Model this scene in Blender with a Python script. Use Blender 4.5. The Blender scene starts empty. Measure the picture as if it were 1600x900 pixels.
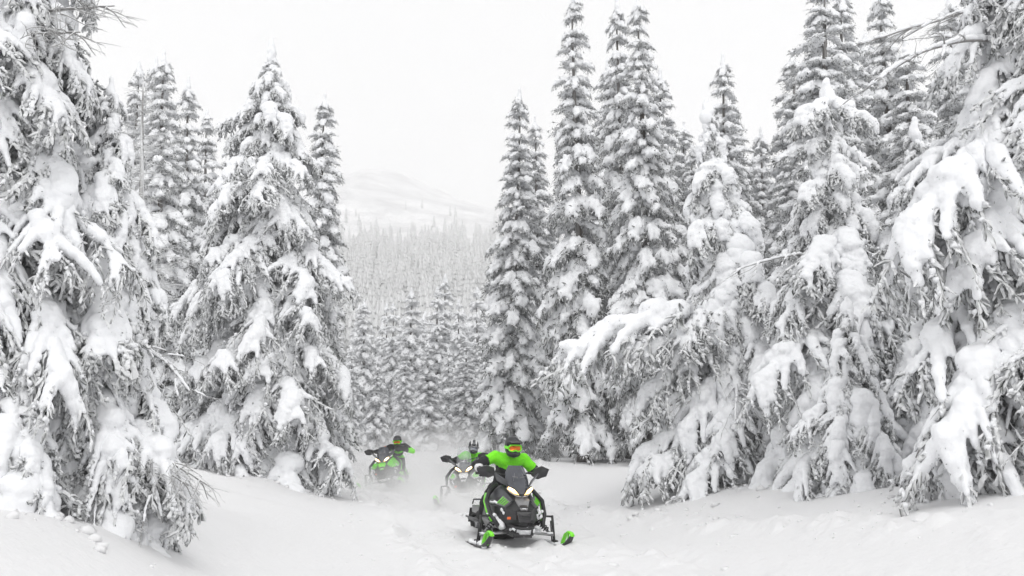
import bpy, math, random
import numpy as np
from mathutils import Vector, Matrix, Euler, noise

PI = math.pi
SC = bpy.context.scene
COL = SC.collection

# ------------------------------------------------------------------ camera
FPX = 1778.0                       # focal length in pixels of the 1600 px wide photograph
PITCH = math.atan(218.0 / FPX)     # looking slightly up
EYE = Vector((0.0, 0.0, 1.8))
cam_d = bpy.data.cameras.new('camera')
cam = bpy.data.objects.new('camera', cam_d)
COL.objects.link(cam)
cam.location = EYE
cam.rotation_euler = (PI / 2 + PITCH, 0, 0)
cam_d.sensor_width = 36.0
cam_d.lens = FPX * 36.0 / 1600.0
cam_d.clip_start = 0.1
cam_d.clip_end = 20000
SC.camera = cam

# ------------------------------------------------------------------ world: bright overcast sky
SUN_ELEV, SUN_AZ = math.radians(48), math.radians(190)
world = bpy.data.worlds.new('World')
SC.world = world
world.use_nodes = True
nt = world.node_tree
nt.nodes.clear()
w_out = nt.nodes.new('ShaderNodeOutputWorld')
w_bg = nt.nodes.new('ShaderNodeBackground')
w_sky = nt.nodes.new('ShaderNodeTexSky')
w_sky.sky_type = 'NISHITA'
w_sky.sun_disc = False
w_sky.sun_elevation = SUN_ELEV
w_sky.sun_rotation = SUN_AZ
w_sky.dust_density = 6.0
w_hs = nt.nodes.new('ShaderNodeHueSaturation')
w_hs.inputs['Saturation'].default_value = 0.03
w_mix = nt.nodes.new('ShaderNodeMix')
w_mix.data_type = 'RGBA'
w_mix.inputs['Factor'].default_value = 0.9          # a closed cloud deck hides nearly all of the clear sky
w_mix.inputs[7].default_value = (10.2, 10.2, 10.25, 1)
w_bg.inputs['Strength'].default_value = 0.1
nt.links.new(w_sky.outputs[0], w_hs.inputs['Color'])
nt.links.new(w_hs.outputs[0], w_mix.inputs[6])
nt.links.new(w_mix.outputs[2], w_bg.inputs['Color'])
nt.links.new(w_bg.outputs[0], w_out.inputs['Surface'])

sun_d = bpy.data.lights.new('sun', 'SUN')
sun = bpy.data.objects.new('sun', sun_d)
COL.objects.link(sun)
sun_d.energy = 1.2
sun_d.angle = math.radians(35)
sun_d.color = (1.0, 0.985, 0.96)
# the sun stands high behind the camera, veiled by cloud
sun.rotation_euler = Euler((math.radians(42), 0, math.radians(10)), 'XYZ')

SC.view_settings.view_transform = 'Standard'
SC.view_settings.look = 'None'
SC.view_settings.exposure = -0.01
SC.view_settings.gamma = 1.0
SC.view_settings.use_curve_mapping = False
SC.render.engine = 'CYCLES'
SC.cycles.max_bounces = 12
SC.cycles.diffuse_bounces = 3
SC.cycles.adaptive_threshold = 0.04
SC.cycles.transparent_max_bounces = 16
SC.cycles.volume_bounces = 8
SC.world.cycles.sampling_method = 'NONE'      # an even cloud deck needs no importance map
SC.cycles.volume_step_rate = 1.0
SC.cycles.use_denoising = True


def P(px, py, depth):
    """World point seen at photograph pixel (px, py), 'depth' metres ahead of the camera along the ground."""
    u = (px - 800.0) / FPX
    v = (450.0 - py) / FPX
    c, s = math.cos(PITCH), math.sin(PITCH)
    fwd, up = c - v * s, s + v * c
    k = depth / fwd
    return Vector((u * k, depth, EYE.z + up * k))


# ------------------------------------------------------------------ materials
def new_mat(name):
    m = bpy.data.materials.new(name)
    m.use_nodes = True
    n = m.node_tree
    b = n.nodes['Principled BSDF']
    return m, n, b


def flat_mat(name, col, rough=0.5, metal=0.0, coat=0.0, bump=0.0, bscale=80.0, spec=0.5):
    m, n, b = new_mat(name)
    b.inputs['Base Color'].default_value = (*col, 1)
    b.inputs['Roughness'].default_value = rough
    b.inputs['Metallic'].default_value = metal
    b.inputs['Coat Weight'].default_value = coat
    b.inputs['Specular IOR Level'].default_value = spec
    tc = n.nodes.new('ShaderNodeTexCoord')
    nz = n.nodes.new('ShaderNodeTexNoise')
    nz.inputs['Scale'].default_value = bscale
    nz.inputs['Detail'].default_value = 4
    n.links.new(tc.outputs['Object'], nz.inputs['Vector'])
    rp = n.nodes.new('ShaderNodeMapRange')
    rp.inputs['To Min'].default_value = 0.82
    rp.inputs['To Max'].default_value = 1.15
    n.links.new(nz.outputs['Fac'], rp.inputs['Value'])
    mx = n.nodes.new('ShaderNodeMix')
    mx.data_type = 'RGBA'
    mx.blend_type = 'MULTIPLY'
    mx.inputs['Factor'].default_value = 1.0
    mx.inputs[6].default_value = (*col, 1)
    n.links.new(rp.outputs['Result'], mx.inputs[7])
    n.links.new(mx.outputs[2], b.inputs['Base Color'])
    if bump > 0:
        bp = n.nodes.new('ShaderNodeBump')
        bp.inputs['Strength'].default_value = bump
        bp.inputs['Distance'].default_value = 0.01
        n.links.new(nz.outputs['Fac'], bp.inputs['Height'])
        n.links.new(bp.outputs['Normal'], b.inputs['Normal'])
    return m


def snow_mat(name, scale, dist, col=(0.872, 0.882, 0.90)):
    m, n, b = new_mat(name)
    b.inputs['Roughness'].default_value = 0.75
    b.inputs['Specular IOR Level'].default_value = 0.2
    tc = n.nodes.new('ShaderNodeTexCoord')
    n1 = n.nodes.new('ShaderNodeTexNoise')
    n1.inputs['Scale'].default_value = scale
    n1.inputs['Detail'].default_value = 6
    n1.inputs['Roughness'].default_value = 0.65
    n.links.new(tc.outputs['Object'], n1.inputs['Vector'])
    bp = n.nodes.new('ShaderNodeBump')
    bp.inputs['Strength'].default_value = 0.6
    bp.inputs['Distance'].default_value = dist
    n.links.new(n1.outputs['Fac'], bp.inputs['Height'])
    n.links.new(bp.outputs['Normal'], b.inputs['Normal'])
    cr = n.nodes.new('ShaderNodeValToRGB')
    cr.color_ramp.elements[0].position = 0.3
    cr.color_ramp.elements[0].color = (col[0] * 0.96, col[1] * 0.96, col[2] * 0.965, 1)
    cr.color_ramp.elements[1].position = 0.7
    cr.color_ramp.elements[1].color = (*col, 1)
    n.links.new(n1.outputs['Fac'], cr.inputs['Fac'])
    n.links.new(cr.outputs['Color'], b.inputs['Base Color'])
    return m


def rimed_mat(name, dark, rime, gain=1.0, snow_up=0.35):
    """Needles or bark with hoar frost: the 'rime' attribute says how much each sprig carries; faces that look up hold snow."""
    m, n, b = new_mat(name)
    b.inputs['Roughness'].default_value = 0.7
    b.inputs['Specular IOR Level'].default_value = 0.2
    at = n.nodes.new('ShaderNodeAttribute')
    at.attribute_name = 'rime'
    ge = n.nodes.new('ShaderNodeNewGeometry')
    sx = n.nodes.new('ShaderNodeSeparateXYZ')
    n.links.new(ge.outputs['Normal'], sx.inputs[0])
    mr = n.nodes.new('ShaderNodeMapRange')
    mr.inputs['From Min'].default_value = snow_up
    mr.inputs['From Max'].default_value = snow_up + 0.45
    n.links.new(sx.outputs['Z'], mr.inputs['Value'])
    mg = n.nodes.new('ShaderNodeMath')
    mg.operation = 'MULTIPLY'
    mg.inputs[1].default_value = gain
    n.links.new(at.outputs['Fac'], mg.inputs[0])
    mm = n.nodes.new('ShaderNodeMath')
    mm.operation = 'MAXIMUM'
    mm.use_clamp = True
    n.links.new(mg.outputs[0], mm.inputs[0])
    n.links.new(mr.outputs['Result'], mm.inputs[1])
    mx = n.nodes.new('ShaderNodeMix')
    mx.data_type = 'RGBA'
    mx.inputs[6].default_value = (*dark, 1)
    mx.inputs[7].default_value = (*rime, 1)
    n.links.new(mm.outputs[0], mx.inputs['Factor'])
    n.links.new(mx.outputs[2], b.inputs['Base Color'])
    return m


M_SNOW = snow_mat('branch_snow', 38.0, 0.012)
M_NEEDLE = rimed_mat('rimed_needles', (0.013, 0.019, 0.012), (0.83, 0.838, 0.848))
M_BARK = rimed_mat('rimed_bark', (0.050, 0.038, 0.029), (0.78, 0.79, 0.80), snow_up=0.25)
TREE_MATS = [M_BARK, M_NEEDLE, M_SNOW]


# ------------------------------------------------------------------ mesh helpers
class Geo:
    """Triangles with a material index, a smooth flag and a 'rime' value per vertex."""
    def __init__(self):
        self.v, self.f, self.m, self.s, self.r = [], [], [], [], []
        self.n = 0

    def add(self, v, f, m=0, smooth=True, rime=0.0):
        v = np.asarray(v, dtype=np.float64).reshape(-1, 3)
        f = np.asarray(f, dtype=np.int64).reshape(-1, 3)
        if len(v) == 0 or len(f) == 0:
            return
        self.v.append(v)
        self.f.append(f + self.n)
        self.m.append(np.full(len(f), m, dtype=np.int32) if np.isscalar(m) else np.asarray(m, dtype=np.int32))
        self.s.append(np.full(len(f), smooth, dtype=bool) if np.isscalar(smooth) or isinstance(smooth, bool) else smooth)
        self.r.append(np.full(len(v), rime, dtype=np.float32) if np.isscalar(rime) else np.asarray(rime, dtype=np.float32))
        self.n += len(v)

    def arrays(self):
        return (np.concatenate(self.v), np.concatenate(self.f), np.concatenate(self.m),
                np.concatenate(self.s), np.concatenate(self.r))

    def mesh(self, name, mats):
        return tri_mesh(name, *self.arrays(), mats)


def tri_mesh(name, V, F, M, S, R, mats):
    me = bpy.data.meshes.new(name)
    me.vertices.add(len(V))
    me.vertices.foreach_set('co', V.astype(np.float32).ravel())
    me.loops.add(len(F) * 3)
    me.loops.foreach_set('vertex_index', F.astype(np.int32).ravel())
    me.polygons.add(len(F))
    me.polygons.foreach_set('loop_start', np.arange(0, len(F) * 3, 3, dtype=np.int32))
    me.polygons.foreach_set('material_index', M.astype(np.int32))
    me.polygons.foreach_set('use_smooth', S.astype(bool))
    if R is not None:
        a = me.attributes.new('rime', 'FLOAT', 'POINT')
        a.data.foreach_set('value', R.astype(np.float32))
    for m in mats:
        me.materials.append(m)
    me.update()
    me.validate()
    return me


def tube(pts, rad, sides=5, cap=True):
    pts = np.asarray(pts, float)
    k = len(pts)
    rad = np.broadcast_to(np.asarray(rad, float), (k,))
    d = np.gradient(pts, axis=0)
    d /= np.linalg.norm(d, axis=1)[:, None] + 1e-9
    ref = np.array([0, 0, 1.0]) if abs(d[:, 2]).mean() < 0.8 else np.array([1.0, 0, 0])
    a = np.cross(d, ref)
    a /= np.linalg.norm(a, axis=1)[:, None] + 1e-9
    b = np.cross(d, a)
    th = np.arange(sides) * 2 * PI / sides
    V = (pts[:, None, :] + rad[:, None, None] * (np.cos(th)[None, :, None] * a[:, None, :] + np.sin(th)[None, :, None] * b[:, None, :])).reshape(-1, 3)
    F = []
    for i in range(k - 1):
        for j in range(sides):
            p, q = i * sides + j, i * sides + (j + 1) % sides
            F.append((p, p + sides, q))
            F.append((q, p + sides, q + sides))
    if cap:
        for j in range(1, sides - 1):
            F.append((0, j, j + 1))
            o = (k - 1) * sides
            F.append((o, o + j + 1, o + j))
    return V, np.array(F)


def sprigs(base, d, ln, wd, rng):
    """Thin needle sprigs: one diamond each, rolled at random about its own axis."""
    n = len(base)
    d = d / (np.linalg.norm(d, axis=1)[:, None] + 1e-9)
    r = rng.normal(size=(n, 3))
    s = np.cross(d, r)
    s /= np.linalg.norm(s, axis=1)[:, None] + 1e-9
    mid = base + d * (ln * 0.55)[:, None]
    V = np.stack([base, mid + s * wd[:, None], base + d * ln[:, None], mid - s * wd[:, None]], axis=1).reshape(-1, 3)
    o = np.arange(n)[:, None] * 4
    F = np.concatenate([o + np.array([[0, 1, 2]]), o + np.array([[0, 2, 3]])])
    return V, F


def spindle(pts, r, rng, sides=5, frost=0.5, ring=0.042):
    """A twig thick with rimed needles: a ragged bottle-brush around the twig's path, snow caught on its upper side."""
    pts = np.asarray(pts, float)
    ln = np.linalg.norm(np.diff(pts, axis=0), axis=1).sum()
    k = max(4, int(ln / ring))
    pts, _ = along(pts, np.linspace(0, 1, k))
    V, F = tube(pts, np.ones(k), sides)
    ctr = np.repeat(pts, sides, axis=0)
    env = np.repeat(r * np.interp(np.linspace(0, 1, k), [0, 0.25, 0.75, 1], [0.6, 1.0, 0.9, 0.3]), sides)
    jit = rng.uniform(0.25, 1.75, len(V))
    up = (V - ctr)[:, 2]
    V = ctr + (V - ctr) * (env * jit)[:, None] + np.array([0, 0, -0.5]) * (env * np.maximum(jit - 0.9, 0))[:, None] + rng.normal(size=V.shape) * (r * 0.18)
    p = np.where(up > -0.15, 0.92, frost)
    rime = np.where(rng.random(len(V)) < p, rng.uniform(0.65, 1.0, len(V)), rng.uniform(0, 0.15, len(V)))
    return V, F, rime


def ico(sub=1):
    t = (1 + 5 ** 0.5) / 2
    v = [(-1, t, 0), (1, t, 0), (-1, -t, 0), (1, -t, 0), (0, -1, t), (0, 1, t), (0, -1, -t), (0, 1, -t), (t, 0, -1), (t, 0, 1), (-t, 0, -1), (-t, 0, 1)]
    f = [(0, 11, 5), (0, 5, 1), (0, 1, 7), (0, 7, 10), (0, 10, 11), (1, 5, 9), (5, 11, 4), (11, 10, 2), (10, 7, 6), (7, 1, 8),
         (3, 9, 4), (3, 4, 2), (3, 2, 6), (3, 6, 8), (3, 8, 9), (4, 9, 5), (2, 4, 11), (6, 2, 10), (8, 6, 7), (9, 8, 1)]
    v = [Vector(p).normalized() for p in v]
    for _ in range(sub):
        mid, nf = {}, []
        def m(a, b):
            k = (min(a, b), max(a, b))
            if k not in mid:
                v.append(((v[a] + v[b]) / 2).normalized())
                mid[k] = len(v) - 1
            return mid[k]
        for a, b, c in f:
            x, y, z = m(a, b), m(b, c), m(c, a)
            nf += [(a, x, z), (b, y, x), (c, z, y), (x, y, z)]
        f = nf
    return np.array([tuple(p) for p in v]), np.array(f)


ICO_V, ICO_F = ico(1)


def blob_mesh(blobs, voxel, smooth_it=3, amp=0.0, freq=8.0, seed=0):
    """Merge many ellipsoids (x, y, z, rx, ry, rz) into one smooth lump of snow."""
    B = np.asarray(blobs, float)
    V = (B[:, None, :3] + ICO_V[None] * B[:, None, 3:6]).reshape(-1, 3)
    F = (ICO_F[None] + (np.arange(len(B)) * len(ICO_V))[:, None, None]).reshape(-1, 3)
    me = tri_mesh('tmp', V, F, np.zeros(len(F)), np.ones(len(F)), None, [])
    o = bpy.data.objects.new('tmp', me)
    COL.objects.link(o)
    md = o.modifiers.new('r', 'REMESH')
    md.mode = 'VOXEL'
    md.voxel_size = voxel
    if smooth_it:
        sm = o.modifiers.new('s', 'SMOOTH')
        sm.factor = 0.5
        sm.iterations = smooth_it
    dg = bpy.context.evaluated_depsgraph_get()
    ev = o.evaluated_get(dg)
    m2 = ev.to_mesh()
    m2.calc_loop_triangles()
    V2 = np.empty(len(m2.vertices) * 3, np.float32)
    m2.vertices.foreach_get('co', V2)
    N2 = np.empty(len(m2.vertices) * 3, np.float32)
    m2.vertices.foreach_get('normal', N2)
    F2 = np.empty(len(m2.loop_triangles) * 3, np.int32)
    m2.loop_triangles.foreach_get('vertices', F2)
    V2, N2, F2 = V2.reshape(-1, 3).astype(float), N2.reshape(-1, 3), F2.reshape(-1, 3)
    ev.to_mesh_clear()
    bpy.data.objects.remove(o)
    bpy.data.meshes.remove(me)
    if amp > 0:
        off = Vector((seed * 3.1, seed * 1.7, seed * 0.9))
        k = np.array([noise.noise(Vector(p) * freq + off) + 0.5 * noise.noise(Vector(p) * freq * 2.3 + off) for p in V2])
        V2 = V2 + N2 * (k * amp)[:, None]
    return V2, F2


def rime_pattern(rng, n, frost):
    """Share 'frost' of the sprigs is white with hoar, the rest mostly bare."""
    r = np.where(rng.random(n) < frost, rng.uniform(0.6, 1.0, n), rng.uniform(0.0, 0.2, n))
    return np.repeat(r, 4)


def grow(p, d, length, steps, grav, rng, wob=0.06):
    """A twig that bends down under its load."""
    pts = [np.array(p, float)]
    d = np.array(d, float)
    d /= np.linalg.norm(d)
    for i in range(steps):
        d = d + np.array([0, 0, -grav]) + rng.normal(size=3) * wob
        d /= np.linalg.norm(d)
        pts.append(pts[-1] + d * length / steps)
    return np.array(pts)


def along(pts, t):
    k = len(pts) - 1
    x = np.clip(np.asarray(t) * k, 0, k - 1e-6)
    i = x.astype(int)
    fr = (x - i)[:, None]
    return pts[i] * (1 - fr) + pts[i + 1] * fr, pts[i + 1] - pts[i]


def make_branch(seed, L, rise=0.05, grav=0.07, nlet=13, spread=0.42, letgrav=0.16, snow=1.0, frost=0.55, voxel=0.02,
                dens=1.0, spr=(0.035, 0.07), sw=0.0055, bare=0.12, twig=True, padr=0.075, tuft=0.22, fringe=0.28, brush=0.0, tongue=1.0, tassel=(0.07, 0.16), ring=0.042, rough=0.9):
    """One loaded conifer branch along +X: limb, side twigs on both sides, needle sprigs and its pads of snow."""
    rng = np.random.default_rng(seed)
    g = Geo()
    axis = grow((0, 0, 0), (1, rng.normal() * 0.05, rise), L, 12, grav, rng, 0.035)
    g.add(*tube(axis, np.linspace(0.016 * L + 0.006, 0.005, len(axis)), 5), 0, True, 0.25)
    blobs = []
    base_all, dir_all = [], []

    def clothe(pts, count, spread_k=0.8):
        t = rng.random(count)
        p, d = along(pts, t)
        d = d / (np.linalg.norm(d, axis=1)[:, None] + 1e-9)
        base_all.append(p)
        dir_all.append(d * 0.75 + rng.normal(size=(count, 3)) * spread_k * 0.55 + np.array([0, 0, -0.15]))

    # snow lying along the limb, in uneven pillows
    ts = np.linspace(0.06, 1.0, int(14 * L) + 6)
    ph, fq = rng.uniform(0, 6.28), rng.uniform(6.0, 10.0)

    def pillow(t):
        return 0.80 + 0.38 * math.sin(t * L * fq + ph) + 0.2 * math.sin(t * L * fq * 2.3 + ph * 2)
    ap, ad = along(axis, ts)
    for t, p in zip(ts, ap):
        r = padr * 1.15 * snow * (0.5 + 0.8 * math.sin(PI * min(1, 0.2 + 0.72 * t))) * max(0.35, pillow(t) + rng.normal() * 0.1) * (0.7 + 0.3 * L)
        blobs.append((p[0], p[1] + rng.normal() * 0.015, p[2] + r * 0.45 + 0.012, r * 1.05, r * 1.25, r * 0.85))
    clothe(axis[2:], int(90 * L * dens))
    tufts = []
    for i in range(nlet):
        for side in (-1, 1):
            t = 0.10 + 0.88 * (i + rng.random() * 0.8) / nlet
            p0, d0 = along(axis, np.array([t]))
            d0 = d0[0] / np.linalg.norm(d0[0])
            ang = math.radians(rng.uniform(42, 75)) * (1 - 0.35 * t)
            lat = np.array([-d0[1], d0[0], 0.0]) * side
            dd = d0 * math.cos(ang) + lat * math.sin(ang) + np.array([0, 0, 0.12])
            ln = L * spread * (0.35 + 0.9 * math.sin(PI * min(1.0, 0.18 + 0.72 * t))) * rng.uniform(0.6, 1.15)
            pts = grow(p0[0], dd, ln, 8, letgrav * rng.uniform(0.6, 1.3), rng, 0.06)
            g.add(*tube(pts[::2], np.linspace(0.007, 0.003, 5), 3, False), 0, True, 0.35)
            clothe(pts, int(ln * 110 * dens))
            if brush:
                V, F, rm = spindle(pts[1:], brush, rng, 5, frost, ring)
                g.add(V, F, 1, False, rm)
            # twiglets hang from it, each may carry its own tuft of snow
            if twig:
                for q in np.repeat(np.arange(2, 9, 2 if ln < 0.3 else 1), 2):
                    pp = pts[q] * (1 - (u_ := rng.random() * 0.9)) + pts[q - 1] * u_
                    dv = pts[q] - pts[q - 1]
                    dv /= np.linalg.norm(dv)
                    sd = np.cross(dv, rng.normal(size=3))
                    tw = grow(pp, dv * 0.6 + sd * 0.75 + np.array([0, 0, -0.2]), rng.uniform(*tassel) * (0.5 + 0.3 * L), 3, 0.24, rng, 0.14)
                    clothe(tw, int(12 * dens), 0.6)
                    if brush:
                        V, F, rm = spindle(np.concatenate([tw, [tw[-1] + (tw[-1] - tw[-2]) * 0.4]]), brush * rng.uniform(0.7, 1.2), rng, 4, frost, ring)
                        g.add(V, F, 1, False, rm)
                    if rng.random() < tuft:             # a lump of snow sits on the twig
                        m0 = rng.uniform(0.0, 0.45)
                        tp, _ = along(tw, np.linspace(m0, m0 + rng.uniform(0.3, 0.55), 3))
                        r = rng.uniform(0.013, 0.028) * (0.72 + 0.22 * L)
                        tufts.append((tp + np.array([0, 0, r * 0.6]), r))
            # snow on the side twig: wide at the limb, a tongue that hangs over and thins out
            if rng.random() > bare:
                pw = max(0.5, pillow(t))
                cov = min(1.0, rng.uniform(0.35, 0.8) * (0.7 + 0.4 * pw))
                fat = rng.uniform(0.85, 1.3) * (0.6 + 0.5 * pw)
                m = max(3, int(ln / 0.045))
                tt = np.linspace(0.0, cov, m)
                bp, bd = along(pts, tt)
                for a, p in zip(tt, bp):
                    r = padr * 1.15 * snow * fat * tongue * (1.0 - 0.6 * a / cov) * (0.55 + 0.25 * L) * rng.uniform(0.85, 1.15)
                    blobs.append((p[0], p[1], p[2] + r * 0.3, r, r, r * 0.9))
    SV, SF = blob_mesh(blobs, voxel, 2, voxel * rough, 9.0, seed)
    fa = SV[SF]
    fn = np.cross(fa[:, 1] - fa[:, 0], fa[:, 2] - fa[:, 0])
    fn /= np.linalg.norm(fn, axis=1)[:, None] + 1e-9
    rim = np.where((fn[:, 2] < 0.30) & (rng.random(len(fn)) < fringe))[0]
    if len(rim):                                   # needle tips poking through the rim of the pads
        base_all.append(fa[rim].mean(axis=1) - fn[rim] * 0.02)
        dir_all.append(fn[rim] * 0.7 + np.array([0.25, 0, -0.55]) + rng.normal(size=(len(rim), 3)) * 0.35)
    base = np.concatenate(base_all)
    d = np.concatenate(dir_all)
    n = len(base)
    ln = rng.uniform(spr[0], spr[1], n)
    V, F = sprigs(base, d, ln, np.full(n, sw) * rng.uniform(0.7, 1.3, n), rng)
    g.add(V, F, 1, False, rime_pattern(rng, n, frost))
    g.add(SV, SF, 2, True, 1.0)
    for tp, r in tufts:
        V, F = tube(tp, r * np.array([0.6, 1.0, 0.5]) * rng.uniform(0.8, 1.25, 3), 5)
        V = V + rng.normal(size=V.shape) * r * 0.28
        g.add(V, F, 2, True, 1.0)
    return g


# ------------------------------------------------------------------ object helpers
def link(name, me, parent=None):
    o = bpy.data.objects.new(name, me)
    COL.objects.link(o)
    if parent is not None:
        o.parent = parent
    return o


def tag(o, label=None, cat=None, group=None, kind=None):
    if label:
        o['label'] = label
    if cat:
        o['category'] = cat
    if group:
        o['group'] = group
    if kind:
        o['kind'] = kind
    return o


# ------------------------------------------------------------------ the ground
def sstep(a, b, x):
    t = np.clip((x - a) / (b - a), 0, 1)
    return t * t * (3 - 2 * t)


def vnoise(x, y, seed):
    """Smooth value noise on arrays."""
    xi, yi = np.floor(x), np.floor(y)
    fx, fy = x - xi, y - yi
    fx, fy = fx * fx * (3 - 2 * fx), fy * fy * (3 - 2 * fy)

    def h(a, b):
        s = np.sin(a * 127.1 + b * 311.7 + seed * 74.7) * 43758.5453
        return s - np.floor(s)
    return (h(xi, yi) * (1 - fx) + h(xi + 1, yi) * fx) * (1 - fy) + (h(xi, yi + 1) * (1 - fx) + h(xi + 1, yi + 1) * fx) * fy - 0.5


PROFILE_Y = [-50, 0, 12, 20, 26, 31, 35, 46, 54, 62, 80, 110, 160, 220, 300, 450, 600, 740, 900, 1050, 1300, 3500]
PROFILE_Z = [0.1, 0.1, 0.12, 0.12, -0.05, -0.02, 0.05, 0.55, 0.95, 0.7, -1.0, -1.0, 4.5, 13, 28, 62, 96, 130, 172, 205, 190, 100]
RIGHT_EDGE_Y = [-20, 4, 9, 12, 15, 18, 22, 30, 38, 60]
RIGHT_EDGE_X = [5.5, 5.2, 5.0, 4.9, 4.6, 4.1, 3.1, 0.9, -0.6, -5.0]
LEFT_EDGE_Y = [-20, 6, 10, 14, 20, 27, 35, 45, 60]
LEFT_EDGE_X = [-2.2, -2.3, -2.6, -3.0, -3.3, -4.1, -6.0, -9.0, -14]


def ground_z(x, y):
    x, y = np.asarray(x, float), np.asarray(y, float)
    z = np.interp(y, PROFILE_Y, PROFILE_Z)
    near = 1 - sstep(45, 75, y)
    re, le = np.interp(y, RIGHT_EDGE_Y, RIGHT_EDGE_X), np.interp(y, LEFT_EDGE_Y, LEFT_EDGE_X)
    soft = 0.35 * vnoise(x * 0.33, y * 0.33, 3)
    bank = 1 - sstep(31, 47, y)
    z = z + bank * ((0.76 + 0.26 * (1 - sstep(12, 18, y))) * sstep(-2.6, 0.9, x - re + soft) + 0.10 * sstep(0, 6, x - re))
    lw = 1.7 + 3.3 * sstep(12, 24, y)
    z = z + bank * ((0.84 + 0.33 * sstep(14, 26, y)) * sstep(-0.4, 1.0, (le - x + soft) / lw))
    # soft drifts, hollows and mounds off the trail
    off = np.clip(sstep(0.0, 2.5, x - re) + sstep(0.0, 2.0, le - x), 0, 1)
    z = z + near * off * (0.32 * vnoise(x * 0.42 + 7, y * 0.42, 11) + 0.16 * vnoise(x * 1.1, y * 1.1, 5))
    z = z + near * 0.05 * vnoise(x * 0.8, y * 0.5, 17)
    # the packed trail: ruts and churned lumps along the sleds' line
    line = np.interp(y, [0, 6, 12, 17, 22, 27, 35, 45, 60], [4.4, 3.2, 1.4, 0.1, -0.6, -1.2, -3.9, -8.0, -15])
    for c, w, dep in ((0.0, 0.40, 0.10), (0.62, 0.12, 0.08), (-0.62, 0.12, 0.08), (-1.5, 0.25, 0.08), (1.55, 0.25, 0.08)):
        z = z - near * dep * np.exp(-((x - line - c) / w) ** 2) * (0.75 + 0.5 * vnoise(x * 2, y * 1.3, 23))
    churn = np.exp(-((x - line) / 1.7) ** 2)
    lum = np.maximum(vnoise(x * 4.2, y * 2.6, 31) + 0.6 * vnoise(x * 9, y * 6, 37) - 0.06, 0)
    z = z + near * churn * lum * 0.15
    # churned ridges that older tracks threw up beside the line
    for ys_, xs_, w_ in (([11, 15, 19.5, 24, 32], [4.6, 3.4, 2.15, 0.9, -1.6], 0.30), ([11, 15, 19, 24, 32], [-0.6, -1.2, -1.9, -2.6, -4.6], 0.22), ([8, 12, 16, 21], [3.2, 2.3, 1.55, 0.75], 0.18)):
        q = np.interp(y, ys_, xs_)
        band = np.exp(-((x - q - 0.25 * vnoise(y * 0.9, y * 0.0 + 3, 51)) / w_) ** 2) * sstep(9, 12, y)
        z = z + near * band * (0.04 + 0.22 * np.maximum(vnoise(x * 5, y * 4.2, 53) + 0.5 * vnoise(x * 11, y * 9, 57), 0))
    # far hills: uneven side to side
    far = sstep(300, 1200, y)
    z = z + far * (10 * vnoise(x / 170.0, y / 260.0, 41) + 4 * vnoise(x / 60.0, y / 90.0, 43))
    z = z + sstep(700, 1050, y) * (38 * np.exp(-((x + 128) / 62.0) ** 2) - 22 * sstep(-70, 120, x))
    return z


def gz(x, y):
    return float(ground_z(np.array([x]), np.array([y]))[0])


def grid_mesh(name, xs, ys, mat, drop=0.0):
    X, Y = np.meshgrid(xs, ys)
    Z = ground_z(X, Y) - drop
    V = np.stack([X, Y, Z], -1).reshape(-1, 3)
    nx, ny = len(xs), len(ys)
    i = (np.arange(ny - 1)[:, None] * nx + np.arange(nx - 1)[None, :]).ravel()
    F = np.concatenate([np.stack([i, i + 1, i + nx + 1], 1), np.stack([i, i + nx + 1, i + nx], 1)])
    return tri_mesh(name, V, F, np.zeros(len(F)), np.ones(len(F)), None, [mat])


def span(*segs):
    out = []
    for a, b, st in segs:
        out += list(np.arange(a, b - st * 0.5, st))
    out.append(segs[-1][1])
    return np.array(out)


M_GROUND = snow_mat('ground_snow', 9.0, 0.035, (0.79, 0.79, 0.797))
gx = span((-400, -60, 20), (-60, -20, 2), (-20, -6, 0.25), (-6, 7, 0.07), (7, 20, 0.25), (20, 60, 2), (60, 400, 20))
gy = span((-30, 4, 1), (4, 9, 0.2), (9, 32, 0.09), (32, 60, 0.3), (60, 140, 2), (140, 520, 10))
tag(link('snow_ground', grid_mesh('snow_ground', gx, gy, M_GROUND)), kind='structure')
# the bare hill: wind-scoured snow with dull patches of buried scrub
M_HILL, n, b = new_mat('hill_snow')
b.inputs['Roughness'].default_value = 0.8
tc = n.nodes.new('ShaderNodeTexCoord')
nz = n.nodes.new('ShaderNodeTexNoise')
nz.inputs['Scale'].default_value = 0.03
nz.inputs['Detail'].default_value = 9
nz.inputs['Roughness'].default_value = 0.7
cr = n.nodes.new('ShaderNodeValToRGB')
cr.color_ramp.elements[0].position = 0.40
cr.color_ramp.elements[0].color = (0.58, 0.58, 0.59, 1)
cr.color_ramp.elements[1].position = 0.60
cr.color_ramp.elements[1].color = (0.84, 0.84, 0.85, 1)
n.links.new(tc.outputs['Object'], nz.inputs['Vector'])
n.links.new(nz.outputs['Fac'], cr.inputs['Fac'])
n.links.new(cr.outputs['Color'], b.inputs['Base Color'])
hx = span((-1500, -500, 50), (-500, 500, 9), (500, 1500, 50))
hy = span((505, 1700, 9), (1700, 3500, 60))
tag(link('snowy_hill', grid_mesh('snowy_hill', hx, hy, M_HILL, 0.35)), kind='structure')


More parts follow.
